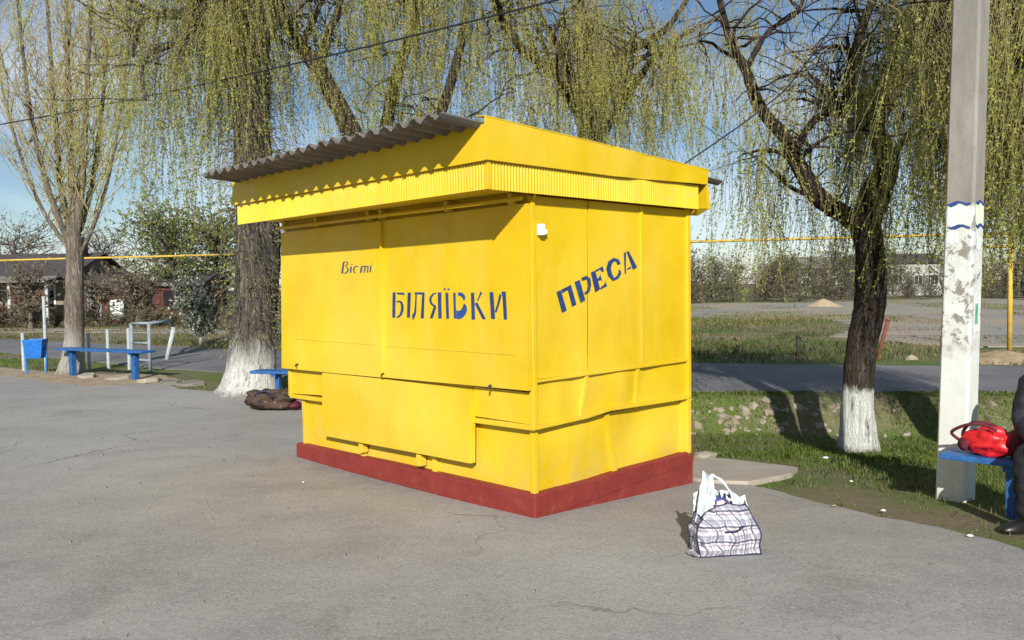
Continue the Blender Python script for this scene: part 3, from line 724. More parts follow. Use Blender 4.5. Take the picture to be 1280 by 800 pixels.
# soffit boards under the eaves
for k in range(4):
    a0 = FX + .014 + k * .112
    MB().box((a0, FY + .016, 2.163), (a0 + .109, 3.19, 2.175)).build('soffit_board', YELLOW, kiosk, False, .002)
MB().box((.01, FY + .014, 2.160), (1.86, .06, 2.172)).build('soffit_board', YELLOW, kiosk, False, .002)
MB().box((1.86, -.02, 2.13), (1.93, 3.16, 2.15)).build('soffit_board', YELLOW, kiosk, False, .002)
for (a, b) in ((0.0, -.02), (1.83, -.03)):
    MB().tube([(a, b, 2.11), (a - .004, b - .02, 2.14), (a + .01, b - .012, 2.165)], .010, 6).build('eave_hook', YELLOW, kiosk, True)
# corrugated roof: three overlapping slate sheets
def slate(y0, y1, lift, x0, x1):
    wl = .148; amp = .021; k = int((y1 - y0) / wl * 12); nxs = 8; vs = []; fs = []
    for s in (0, 1):
        for i in range(k + 1):
            y = y0 + (y1 - y0) * i / k
            for j in range(nxs + 1):
                x = x0 + (x1 - x0) * j / nxs
                z = zr(x) + lift - .017 * (y) + amp * math.sin(2 * PI * (y - .03) / wl) + .004 * math.sin(2.1 * x + 3 * y)
                if j == 0: z += _kr.uniform(-.002, .002)
                vs.append((x + (_kr.uniform(-.006, .006) if j == 0 else 0), y, z - s * .009))
    K = (k + 1) * (nxs + 1)
    for i in range(k):
        for j in range(nxs):
            q = (i * (nxs + 1) + j, i * (nxs + 1) + j + 1, (i + 1) * (nxs + 1) + j + 1, (i + 1) * (nxs + 1) + j)
            fs.append(q[::-1]); fs.append(tuple(v + K for v in q))
        for j in (0, nxs):
            a = i * (nxs + 1) + j; b = (i + 1) * (nxs + 1) + j; fs.append((a, b, b + K, a + K))
    for i in (0, k):
        for j in range(nxs):
            a = i * (nxs + 1) + j; fs.append((a, a + 1, a + 1 + K, a + K))
    MB().poly(vs, fs).build('roof_sheet', SLATE, kiosk, False)
slate(-.055, 1.10, .0, -.80, 2.25); slate(1.02, 2.14, .010, -.80, 2.24); slate(2.06, 3.15, .020, -.79, 2.25)
MB().bar((-.44, FY, 2.500), (-.44, 3.2, 2.455), .05, .05).build('roof_batten', DARK, kiosk)
MB().box((-.43, 0.0, 2.33), (1.92, 3.15, 2.38)).build('roof_deck', DARK, kiosk)

def lettering(name, letters, place, mats):
    """painted letters as thin paint films following the sheet"""
    for li, polys in enumerate(letters):
        mb = MB()
        for p in polys:
            pv = [Vector((a, z)) for a, z in p]
            vs, es, fs, *_ = delaunay_2d_cdt(pv, [], [list(range(len(pv)))], 1, 1e-6)
            mb.poly([place(v.x, v.y) for v in vs], [tuple(f) for f in fs])
        mb.build('letter', mats(li), place.parent, False, 0, False)
def front_place(a, z): return (F1(a, z) - .0022, a, z)
def front_place2(a, z): return (F2(a, z) - .0022, a, z)
_B31 = buckle(31); _B32 = buckle(32)
def side_place(a, z):
    o1 = .016 - .0035 * _B31(a, z) + .004 * math.exp(-(((a - .3) / .2) ** 2 + ((z - 1.2) / .2) ** 2))
    o2 = .011 - .004 * _B32(a, z)
    o = o1 if a < .46 else o2 if a > .62 else min(o1, o2)
    return (a, o - .0025, z)
front_place.parent = sh1; front_place2.parent = sh2; side_place.parent = kiosk
lettering('b', GLYPHS['B'], front_place, lambda i: BRIGHT_INK if i in (5,) else INK)
lettering('v', GLYPHS['V'], front_place2, lambda i: INK)
lettering('p', GLYPHS['P'], side_place, lambda i: INK)

# ------------------------------------------------------------------ trees
def tubes(P, R, sides=3):
    """P (n,k,3), R (n,k) -> verts, quads"""
    n, k, _ = P.shape
    T = np.gradient(P, axis=1)
    T /= np.linalg.norm(T, axis=2, keepdims=True) + 1e-9
    ref = np.where(np.abs(T[..., :1]) > .85, np.array([0., 1, 0]), np.array([1., 0, 0]))
    A = np.cross(T, ref); A /= np.linalg.norm(A, axis=2, keepdims=True) + 1e-9
    B = np.cross(T, A)
    ang = np.arange(sides) * 2 * PI / sides
    V = P[:, :, None, :] + R[:, :, None, None] * (A[:, :, None, :] * np.cos(ang)[None, None, :, None] + B[:, :, None, :] * np.sin(ang)[None, None, :, None])
    I = np.arange(n * k * sides).reshape(n, k, sides)
    J = np.roll(I, -1, axis=2)
    F = np.stack([I[:, :-1], J[:, :-1], J[:, 1:], I[:, 1:]], -1).reshape(-1, 4)
    return V.reshape(-1, 3), F

def grow(P0, D0, Ln, k, pull, wob, rs):
    """P0,D0 (n,3), Ln (n,), pull: vector added progressively"""
    n = len(P0)
    P = np.zeros((n, k + 1, 3)); P[:, 0] = P0
    D = D0 / (np.linalg.norm(D0, axis=1, keepdims=True) + 1e-9)
    for i in range(k):
        D = D + np.asarray(pull) * (i + 1) / k + rs.normal(0, wob, (n, 3))
        D /= np.linalg.norm(D, axis=1, keepdims=True) + 1e-9
        P[:, i + 1] = P[:, i] + D * (Ln / k)[:, None]
    return P

def leaves(P, m, rs, l0, l1, w, t0=.1, bias=1.0, spread=.9):
    """m diamond leaves along each path of P (n,k,3)"""
    n, k, _ = P.shape
    t = (t0 + (1 - t0) * rs.rand(n, m) ** bias) * (k - 1) * .999
    i = t.astype(int); f = (t - i)[..., None]
    r = np.arange(n)[:, None]
    a = P[r, i]; b = P[r, i + 1]
    pos = a * (1 - f) + b * f
    tg = b - a; tg /= np.linalg.norm(tg, axis=2, keepdims=True) + 1e-9
    d = tg + rs.normal(0, spread, tg.shape); d /= np.linalg.norm(d, axis=2, keepdims=True)
    s = np.cross(d, rs.normal(0, 1, d.shape)); s /= np.linalg.norm(s, axis=2, keepdims=True) + 1e-9
    ln = rs.uniform(l0, l1, (n, m, 1)); wd = ln * w
    V = np.stack([pos, pos + d * ln * .5 + s * wd, pos + d * ln, pos + d * ln * .5 - s * wd], 2).reshape(-1, 3)
    F = np.arange(len(V)).reshape(-1, 4)
    return V, F

def trunk_mesh(path, radii, flare=0, sides=20, seed=1, lump=.10, per=7, roots=5):
    P = catmull(path, per)
    R = np.interp(np.linspace(0, 1, len(P)), np.linspace(0, 1, len(radii)), radii)
    rs = np.random.RandomState(seed)
    ph = rs.rand(6) * 6.28
    V = []
    for i, p in enumerate(P):
        t = P[min(len(P) - 1, i + 1)] - P[max(0, i - 1)]; t /= np.linalg.norm(t)
        a = np.cross(t, [0, 1, 0]); a /= np.linalg.norm(a); b = np.cross(t, a)
        hgt = p[2] - P[0][2]
        for k in range(sides):
            th = 2 * PI * k / sides
            lobe = math.cos(roots * th + ph[0]) * .5 + .5 * math.cos((roots - 2) * th + ph[1])
            fl = flare * math.exp(-max(0, hgt) / .22) * (1 + .7 * lobe)
            lm = lump * (math.sin(3 * th + 2.3 * hgt + ph[2]) * .5 + math.sin(7 * th - 1.7 * hgt + ph[3]) * .3 + rs.normal(0, .25))
            r = R[i] * (1 + lm + fl)
            V.append(p + r * (a * math.cos(th) + b * math.sin(th)))
    n = len(P)
    I = np.arange(n * sides).reshape(n, sides); J = np.roll(I, -1, 1)
    F = np.stack([I[:-1], J[:-1], J[1:], I[1:]], -1).reshape(-1, 4)
    return P, R, np.array(V), F

TWIG = simple('willow_twig', (.32, .27, .13), .8, .3, 8, 0)
TWIGB = simple('bare_twig', (.12, .10, .08), .85, .3, 8, 0)
LEAFY = m_leaf('willow_leaf', (.48, .44, .105), (.27, .305, .07), .45)
LEAFG = m_leaf('green_willow_leaf', (.46, .435, .105), (.22, .285, .065), .45)
LEAFT = m_leaf('catkin_leaf', (.44, .38, .15), (.26, .26, .085), .45)

def tree(name, label, base, trunk, radii, limbs, bark, seed, clusters, leafmat, group=None, zmin=2.2, hang=(1.2, 3.6), per_strand=44,
         flare=.35, nsub=9, sub_len=(.7, 2.0), high=8, leaf=(.022, .045), shoots=0, crown_r=2.6, top=7.5, strands=(4, 8), gaps=()):
    """a weeping willow: trunk, limbs, branches, hanging twigs and young leaves. all coordinates are world metres; base is the foot"""
    rs = np.random.RandomState(seed)
    base = np.array([base[0], base[1], gz(base[0], base[1])])
    e = empty(name, base, label, 'tree', group)
    tp = [np.array(p, float) for p in trunk]
    tp[0] = base - np.array([0, 0, .08])
    P, R, V, F = trunk_mesh(tp, radii, flare, 22, seed)
    link('trunk', np_mesh('trunk', V - base, F), bark, e, True)
    paths = []                                   # (P, R) of all limbs
    for lp, (r0, r1) in limbs:
        q = catmull(np.array(lp, float), 6)
        rr = np.linspace(r0, r1, len(q))
        paths.append((q, rr))
    # more limbs rising out of view
    tip = P[-1]
    for k in range(high):
        i = int(len(P) * rs.uniform(.72, .99))
        az = 2 * PI * (k + rs.rand()) / max(1, high)
        d = np.array([math.cos(az), math.sin(az), rs.uniform(.7, 1.7)])
        q = grow(P[i][None], d[None], np.array([rs.uniform(.5, 1) * max(1.2, top - P[i][2])]), 8, (0, 0, -.02), .16, rs)[0]
        paths.append((q, np.linspace(R[i] * .5, .018, len(q))))
    for q, rr in paths:
        Vt, Ft = tubes(q[None], rr[None] * (1 + rs.normal(0, .06, len(q)))[None], 9)
        link('limb', np_mesh('limb', Vt - base, Ft), bark, e, True)
    # branches
    S0 = []; SD = []; SL = []; SR = []
    for q, rr in paths:
        for _ in range(nsub):
            i = int(len(q) * rs.uniform(.25, .999))
            az = rs.rand() * 2 * PI
            out = np.array([math.cos(az), math.sin(az), rs.uniform(.0, 1.1)])
            S0.append(q[i]); SD.append(out); SL.append(rs.uniform(*sub_len)); SR.append(min(.03, rr[i] * .5))
    S0 = np.array(S0); SD = np.array(SD); SL = np.array(SL); SR = np.array(SR)
    SP = grow(S0, SD, SL, 7, (0, 0, -.12), .20, rs)
    Vb, Fb = tubes(SP, SR[:, None] * np.linspace(1, .22, 8)[None], 5)
    # secondary branches
    i = rs.randint(0, len(SP), len(SP) * 3); j = rs.randint(2, 8, len(i))
    D2 = np.stack([rs.normal(0, 1, len(i)), rs.normal(0, 1, len(i)), rs.uniform(-.3, .9, len(i))], -1)
    SP2 = grow(SP[i, j], D2, rs.uniform(.35, 1.0, len(i)), 7, (0, 0, -.2), .22, rs)
    Vc, Fc = tubes(SP2, (SR[i] * .45)[:, None] * np.linspace(1, .25, 8)[None], 4)
    link('branches', np_mesh('branches', np.vstack([Vb, Vc]) - base, [Fb, Fc + len(Vb)]), bark, e)
    # hanging strands in ropes
    allp = np.vstack([SP.reshape(-1, 3), SP2[:, 3:].reshape(-1, 3)])
    allp = allp[allp[:, 2] > zmin + .7]
    bear = allp[:, 0] / allp[:, 1]
    for b0, b1, kp in gaps:                       # thin places in the crown
        allp_k = ~((bear > b0) & (bear < b1)) | (rs.rand(len(allp)) < kp)
        allp = allp[allp_k]; bear = bear[allp_k]
    c = allp[rs.randint(0, len(allp), clusters)]
    cnt = rs.randint(strands[0], strands[1] + 1, clusters)
    ci = np.repeat(np.arange(clusters), cnt)
    n = len(ci)
    dens = rs.rand(clusters) ** 1.3
    P0 = c[ci] + rs.normal(0, .05, (n, 3))
    az = rs.rand(clusters)[ci] * 2 * PI + rs.normal(0, .4, n)
    D0 = np.stack([np.cos(az), np.sin(az), rs.uniform(-.2, .5, n)], -1)
    Lc = (hang[0] + (hang[1] - hang[0]) * rs.rand(clusters) ** 1.4)[ci] * rs.uniform(.55, 1.05, n)
    Lc = np.minimum(Lc, np.maximum(.35, P0[:, 2] - zmin - rs.rand(n) * .9))
    ST = np.zeros((n, 10, 3)); ST[:, 0] = P0; D = D0
    lean = rs.normal(0, .10, (clusters, 2))[ci] + rs.normal(0, .03, (n, 2))
    for k in range(9):
        D = D * .52 + np.concatenate([lean, np.full((n, 1), -.60)], 1) + rs.normal(0, .06, (n, 3))
        D /= np.linalg.norm(D, axis=1, keepdims=True)
        ST[:, k + 1] = ST[:, k] + D * (Lc / 9)[:, None]
    Vs, Fs = tubes(ST, np.full((n, 1), .0026) * np.linspace(1, .45, 10)[None], 3)
    tw = link('twigs', np_mesh('twigs', Vs - base, Fs), TWIG, e)
    # leaves
    per = max(4, per_strand)
    Vl, Fl = leaves(ST, per, rs, leaf[0], leaf[1], .24, .12, .75)
    keep = rs.rand(n, per) < (.25 + .75 * dens[ci])[:, None] * np.clip(Lc / 1.6, .35, 1)[:, None]
    Vl = Vl.reshape(-1, 4, 3)[keep.ravel()].reshape(-1, 3)
    link('foliage', np_mesh('foliage', Vl - base, np.arange(len(Vl)).reshape(-1, 4)), leafmat, e)
    if shoots:                                    # shaggy water shoots round the trunk
        i = rs.randint(int(len(P) * .18), int(len(P) * .75), shoots)
        az = rs.rand(shoots) * 2 * PI
        D = np.stack([np.cos(az), np.sin(az), rs.uniform(-.1, .8, shoots)], -1)
        Q = grow(P[i] + D * [1, 1, 0] * R[i][:, None] * .95, D, rs.uniform(.12, .55, shoots), 6, (0, 0, -.75), .16, rs)
        Vq, Fq = tubes(Q, np.full((shoots, 1), .006) * np.linspace(1, .4, 7)[None], 3)
        link('water_shoots', np_mesh('water_shoots', Vq - base, Fq), TWIGB, e)
        Vl, Fl = leaves(Q, 7, rs, .02, .04, .26)
        link('shoot_leaves', np_mesh('shoot_leaves', Vl - base, Fl), leafmat, e)
    return e

def PX(depth, *pts, dd=None):
    """survey helper: a limb seen at these pixels, at a depth that may change along it"""
    n = len(pts)
    dz = np.linspace(0, dd, n) if dd else np.zeros(n)
    return [at(x, y, depth + dz[i]) for i, (x, y) in enumerate(pts)]

BARKW = m_bark('whitewashed_willow_bark', (.05, .043, .035), (.235, .205, .17), .88, (.70, .69, .66), .55)
BARKR = m_bark('whitewashed_dark_bark', (.022, .017, .015), (.105, .080, .062), .70, (.64, .66, .62), .05)
BARKB = m_bark('dark_willow_bark', (.030, .024, .019), (.15, .12, .088))
BARKP = m_bark('pale_poplar_bark', (.12, .10, .078), (.33, .285, .225), .9, (.42, .39, .35), .3)

# the big willow with the whitewashed foot
d2 = 12.39
tree('willow_tree', 'thick shaggy willow with whitewashed flaring foot left of the kiosk', (-3.94, d2),
     PX(d2, (312, 495), (316, 440), (321, 370), (321, 290), (317, 190), (315, 90), (318, 0), (322, -110)), [.36, .33, .32, .31, .27, .24, .20, .14],
     [(PX(d2, (316, 75), (285, 40), (250, 22), (215, 18), (178, 24), (165, 70), dd=-.8), (.12, .03)),
      (PX(d2, (316, 30), (270, -20), (238, 10), (236, 40), (212, 56), (178, 76), (182, 125), dd=-1.2), (.10, .022)),
      (PX(d2, (320, 60), (350, 0), (390, -50), (430, -90), dd=.8), (.11, .03)),
      (PX(d2, (316, 10), (230, -60), (150, -90), (90, -70), dd=1.2), (.10, .03)),
      (PX(d2, (318, 0), (300, -80), (240, -150), (170, -160), dd=-.6), (.10, .03))],
     BARKW, 21, 215, LEAFG, 'willows around the square', 1.9, (1.8, 5.0), 115, .55, 9, (.7, 2.0), 5, (.02, .046), 750, top=8, gaps=((-.285, -.18, .15), (-.95, -.46, .22)))
d3 = 13.2
tree('willow_tree', 'slanting willow whose bare limb leans left above the roof', (-1.70, d3),
     PX(d3, (505, 460), (496, 350), (472, 240), (437, 160), (398, 86), (368, 45), (350, -20)), [.23, .2, .17, .15, .13, .10, .07],
     [(PX(d3, (398, 86), (410, 45), (424, 5), (430, -40)), (.085, .03)),
      (PX(d3, (470, 235), (490, 120), (520, 20), (545, -60), dd=.6), (.12, .05)),
      (PX(d3, (482, 300), (540, 170), (575, 60), (590, -50), dd=-.7), (.11, .04)),
      (PX(d3, (520, 20), (480, -40), (440, -80), dd=-.5), (.06, .03)), (PX(d3, (545, -30), (590, -70), (630, -60), dd=-.8), (.06, .03)),
      (PX(d3, (368, 45), (340, 20), (320, -30), dd=.4), (.05, .02))],
     BARKB, 22, 245, LEAFY, 'willows around the square', 2.4, (1.2, 3.8), 125, .3, 10, (.6, 1.6), 4, (.02, .046), top=8, gaps=((-.30, -.19, .2), (-.03, .3, .3)))
d4 = 13.6
tree('willow_tree', 'spreading willow behind the middle of the kiosk with crooked limbs', (.95, d4),
     PX(d4, (715, 450), (712, 330), (725, 230), (736, 165), (728, 120)), [.24, .21, .18, .15, .12],
     [(PX(d4, (738, 150), (705, 100), (672, 78), (648, 55), (626, 22), (612, -15), (570, -60), dd=-.8), (.11, .045)),
      (PX(d4, (728, 125), (700, 62), (675, 20), (655, -30), dd=.5), (.08, .03)),
      (PX(d4, (736, 165), (758, 76), (790, 62), (820, 45), (842, 25), (870, -20), dd=-.6), (.085, .035)),
      (PX(d4, (732, 150), (735, 60), (728, 0), (740, -60), dd=.8), (.08, .03)),
      (PX(d4, (730, 200), (790, 110), (830, 60), (900, 20), dd=.9), (.085, .03)),
      (PX(d4, (690, 50), (700, 25), (725, 0), dd=-.2), (.035, .015))],
     BARKB, 23, 280, LEAFY, 'willows around the square', 2.4, (.9, 3.2), 115, .3, 9, (.6, 1.6), 4, (.02, .044), top=7.5, gaps=((-.04, .07, .35),))
d5 = 9.2
tree('willow_tree', 'forked dark willow with a whitewashed foot right of the kiosk', (3.80, d5),
     PX(d5, (1072, 570), (1072, 500), (1078, 432), (1088, 380), (1087, 315), (1081, 278), (1092, 246), (1108, 205), (1095, 165), (1080, 138)), [.19, .162, .155, .165, .152, .158, .165, .118, .10, .085],
     [(PX(d5, (1084, 290), (1055, 268), (1023, 246), (994, 198), (983, 174), (950, 134), (932, 87), (914, 54), (900, 0), (895, -50), dd=-.9), (.115, .022)),
      (PX(d5 - .3, (996, 186), (1019, 149), (1056, 138), (1085, 128), dd=.3), (.045, .028)),
      (PX(d5, (1080, 138), (1060, 112), (1076, 40), (1094, -10), (1110, -70), dd=-.4), (.07, .03)),
      (PX(d5, (1084, 142), (1110, 87), (1135, 40), (1155, -5), (1190, -60), dd=.5), (.065, .03)),
      (PX(d5, (1105, 215), (1130, 175), (1170, 120), (1210, 60), dd=.9), (.05, .02)),
      (PX(d5, (1023, 246), (990, 235), (950, 200), dd=.6), (.035, .012)),
      (PX(d5, (932, 87), (960, 40), (1000, 10), (1010, -50), dd=.5), (.035, .015))],
     BARKR, 24, 250, LEAFG, 'willows around the square', 1.15, (.9, 3.5), 92, .28, 10, (.5, 1.3), 6, (.016, .036), top=5.2, strands=(3, 7))
d6 = 7.8
tree('willow_tree', 'leafy willow half hidden behind the concrete pole', (5.25, d6),
     PX(d6, (1345, 500), (1338, 380), (1325, 250), (1310, 140), (1300, 60)), [.22, .2, .18, .15, .12],
     [(PX(d6, (1325, 250), (1290, 150), (1262, 60), (1230, -20)), (.09, .03)), (PX(d6, (1310, 140), (1270, 60), (1215, 10), (1170, -30), dd=.8), (.09, .03)),
      (PX(d6, (1330, 300), (1285, 230), (1250, 160), dd=.5), (.06, .02))],
     BARKB, 25, 360, LEAFG, 'willows around the square', 1.2, (1.3, 3.6), 80, .3, 16, (.6, 1.3), 2, (.02, .04), top=5.5)

# tall upright tree at far left
def upright(name, label, base, depth):
    rs = np.random.RandomState(31)
    b = np.array([base[0], base[1], gz(*base)])
    e = empty(name, b, label, 'tree')
    tr = PX(depth, (90, 470), (92, 430), (93, 380), (94, 330), (94, 296)); tr[0] = b - [0, 0, .05]
    P, R, V, F = trunk_mesh(tr, [.20, .17, .16, .15, .15], .45, 18, 3)
    link('trunk', np_mesh('trunk', V - b, F), BARKP, e, True)
    lim = [(PX(depth, (92, 310), (76, 230), (68, 130), (60, 20), (56, -120), dd=.4), .07), (PX(depth, (95, 300), (104, 200), (110, 80), (118, -80), dd=-.4), .085),
           (PX(depth, (94, 305), (114, 235), (128, 130), (138, 0), (142, -100), dd=.6), .06), (PX(depth, (90, 315), (60, 235), (38, 140), (24, 20), (16, -80), dd=-.6), .06),
           (PX(depth, (94, 298), (88, 180), (84, 60), (82, -120), dd=.2), .085), (PX(depth, (93, 320), (52, 260), (18, 170), (-6, 60), (-16, -40), dd=.7), .045),
           (PX(depth, (95, 330), (125, 260), (146, 170), (160, 60), (166, -30), dd=-.7), .042)]
    S0 = []; SD = []; SL = []
    for q, r in lim:
        q = catmull(q, 6)
        Vt, Ft = tubes(q[None], np.linspace(r, r * .3, len(q))[None], 8)
        link('limb', np_mesh('limb', Vt - b, Ft), BARKP, e, True)
        for _ in range(26):
            i = int(len(q) * rs.uniform(.08, .99)); az = rs.rand() * 2 * PI
            S0.append(q[i]); SD.append([math.cos(az) * .75, math.sin(az) * .75, rs.uniform(.7, 1.5)]); SL.append(rs.uniform(.8, 2.4))
    SP = grow(np.array(S0), np.array(SD), np.array(SL), 7, (0, 0, .10), .10, rs)
    Vb, Fb = tubes(SP, np.full((len(SP), 1), .014) * np.linspace(1, .3, 8)[None], 4)
    i = rs.randint(0, len(SP), len(SP) * 8); j = rs.randint(1, 8, len(i))
    D2 = np.stack([rs.normal(0, .6, len(i)), rs.normal(0, .6, len(i)), rs.uniform(.6, 1.5, len(i))], -1)
    SP2 = grow(SP[i, j], D2, rs.uniform(.4, 1.3, len(i)), 7, (0, 0, .10), .10, rs)
    Vc, Fc = tubes(SP2, np.full((len(SP2), 1), .0055) * np.linspace(1, .4, 8)[None], 3)
    link('branches', np_mesh('branches', np.vstack([Vb, Vc]) - b, [Fb, Fc + len(Vb)]), TWIG, e)
    Vl, Fl = leaves(SP2, 13, rs, .018, .042, .22, .1, .9, .7)
    link('foliage', np_mesh('foliage', Vl - b, Fl), LEAFT, e)
upright('poplar_tree', 'tall upright pale trunked tree with golden twigs at far left', (-8.35, 15.8), 15.8)

# blossoming young tree across the road
def small_tree(name, label, base, h, r, seed, leafmat, barkm, n_leaf, n1=26, group=None, flower=None, trunk_r=.05, trunk_h=.35, leaf=(.04, .08), cat='tree', up=.5):
    rs = np.random.RandomState(seed)
    b = np.array([base[0], base[1], gz(*base)])
    e = empty(name, b, label, cat, group)
    tip = np.array([rs.normal(0, .05), rs.normal(0, .05), h * .62])
    q = catmull(np.array([[0, 0, -.05], [.02, 0, h * trunk_h * .6], tip * .7, tip]), 5)
    Vt, Ft = tubes(q[None], np.linspace(trunk_r, trunk_r * .3, len(q))[None], 8)
    link('trunk', np_mesh('trunk', Vt, Ft), barkm, e, True)
    i = (len(q) * rs.uniform(trunk_h, .99, n1)).astype(int); az = rs.rand(n1) * 2 * PI
    D = np.stack([np.cos(az), np.sin(az), rs.uniform(.1, 1.4, n1) * up * 2], -1)
    S = grow(q[i], D, rs.uniform(.5, 1.05, n1) * r, 6, (0, 0, .05), .18, rs)
    Vb, Fb = tubes(S, np.full((n1, 1), trunk_r * .32) * np.linspace(1, .3, 7)[None], 4)
    n2 = n1 * 9
    i = rs.randint(0, n1, n2); j = rs.randint(1, 7, n2)
    S2 = grow(S[i, j], np.stack([rs.normal(0, 1, n2), rs.normal(0, 1, n2), rs.normal(.45, .6, n2)], -1), rs.uniform(.18, .5, n2) * r, 5, (0, 0, 0), .2, rs)
    Vc, Fc = tubes(S2, np.full((n2, 1), trunk_r * .11 + .002) * np.linspace(1, .4, 6)[None], 3)
    link('branches', np_mesh('branches', np.vstack([Vb, Vc]), [Fb, Fc + len(Vb)]), barkm, e)
    if n_leaf:
        Vl, Fl = leaves(S2, n_leaf, rs, leaf[0], leaf[1], .36, .1, .8, 1.4)
        link('foliage', np_mesh('foliage', Vl, Fl), leafmat, e)
    if flower:
        Vl, Fl = leaves(S2, 9, rs, .04, .07, .5, .3, .8, 1.6)
        link('blossom', np_mesh('blossom', Vl, Fl), flower, e)
    return e
PETAL = m_leaf('white_petal', (.75, .73, .70), (.55, .56, .50), .3)
LEAFF = m_leaf('fresh_green_leaf', (.10, .15, .035), (.055, .09, .022), .35)
LEAFB = m_leaf('brown_grey_leaf', (.20, .165, .11), (.13, .115, .065), .25)
BARKS = m_bark('young_tree_bark', (.06, .05, .04), (.16, .13, .1), .45, (.6, .6, .57), .04)
small_tree('cherry_tree', 'small white blossoming tree across the road beside the thick willow', (-8.7, 23.3), 2.0, 1.15, 41, m_leaf('pale_green_leaf', (.24, .28, .13), (.13, .18, .07), .4), BARKS, 14, 34, None, PETAL, .055, .3)

# far trees and shrubs
LEAFM = m_leaf('spring_green_leaf', (.25, .27, .07), (.11, .16, .04), .4)
far_defs = [
 # name, label, px, depth, height, radius, seed, leaf, n_leaf, n1
 ('bare_tree', 'bare grey tree rising behind the low house at far left', 22, 50, 7.5, 4.0, 51, LEAFB, 3, 40),
 ('bare_tree', 'bare grey tree behind the house chimney side near the tall pale trunk', 130, 52, 6.5, 3.6, 52, LEAFB, 3, 40),
 ('leafy_tree', 'fresh green tree standing behind the blossoming tree', 215, 42, 6.8, 3.3, 53, LEAFM, 12, 60),
 ('leafy_tree', 'green tree behind the thick willow trunk', 275, 46, 7.2, 3.3, 54, LEAFM, 12, 60),
 ('dark_tree', 'small dark dense tree among the bare shrubs beyond the lot', 985, 78, 5.2, 1.6, 55, LEAFF, 9, 30),
 ('leafy_tree', 'grey green tree beyond the lot, right of the yellow gas post', 1300, 62, 7.0, 3.2, 56, LEAFB, 6, 40),
 ('bare_tree', 'bare little tree in front of the house veranda', 38, 35, 2.9, 1.6, 58, LEAFB, 3, 30),
 ('bare_tree', 'bare thin tree in front of the rust red shed, right of its white cloth', 172, 35.5, 3.0, 1.7, 59, LEAFB, 3, 30),
 ('bare_tree', 'bare thin tree just left of the white cloth on the shed', 122, 36.5, 2.6, 1.4, 60, LEAFB, 3, 30),
 ('bare_tree', 'bare tree beyond the lot between the forked willow and the pole', 1118, 88, 6.5, 3.4, 57, LEAFB, 4, 40)]
for nm, lb, px, dp, h, r, sd_, lf, nl, n1 in far_defs:
    p = at(px, 400, dp)
    small_tree(nm, lb, (p[0], dp), h, r, sd_, lf, TWIGB, nl, n1, 'trees in the far background', None, .12, .3, (.08, .18))
protos = []
for k in range(4):
    protos.append(k)
rsx = np.random.RandomState(77)
shrub_src = []
def copy_tree(o, loc, rz, s, label=None):
    c = o.copy(); COL.objects.link(c); c.location = loc; c.rotation_euler = (0, 0, rz); c.scale = (s, s, s)
    if label: c['label'] = label
    for ch in o.children:
        d = ch.copy(); COL.objects.link(d); d.parent = c
    return c
SH_L = 'bare brown shrub in the thicket beyond the grey lot'
for k in range(42):
    px = 800 + k * 12.6 + rsx.uniform(-9, 9); dp = rsx.uniform(64, 84)
    p = at(px, 400, dp); loc = (p[0], dp, gz(p[0], dp)); s = rsx.uniform(.6, 1.35)
    if 1070 < px < 1180: s *= .65
    if len(shrub_src) < 3:
        e = small_tree('bare_shrub', SH_L, (p[0], dp), 4.0, 2.8, 80 + k, LEAFB if len(shrub_src) != 1 else LEAFF, TWIGB, 3, 40, 'bare shrubs beyond the lot', None, .07, .12, (.10, .20), 'shrub', .7)
        shrub_src.append(e)
    else:
        copy_tree(shrub_src[k % 3], loc, rsx.rand() * 6.28, s)
HL = 'low brown bush in the scrub in front of the far houses'
hb = []
for k in range(22):
    px = -30 + k * 15 + rsx.uniform(-6, 6); dp = rsx.uniform(34.5, 37.5)
    p = at(px, 400, dp); loc = (p[0], dp, gz(p[0], dp)); s = rsx.uniform(.35, .75)
    if len(hb) < 2:
        hb.append(small_tree('brown_bush', HL, (p[0], dp), 1.0, 1.0, 120 + k, LEAFB, TWIGB, 6, 26, 'brown bushes before the far houses', None, .03, .08, (.06, .12), 'shrub', .6))
    else: copy_tree(hb[k % 2], loc, rsx.rand() * 6.28, s)

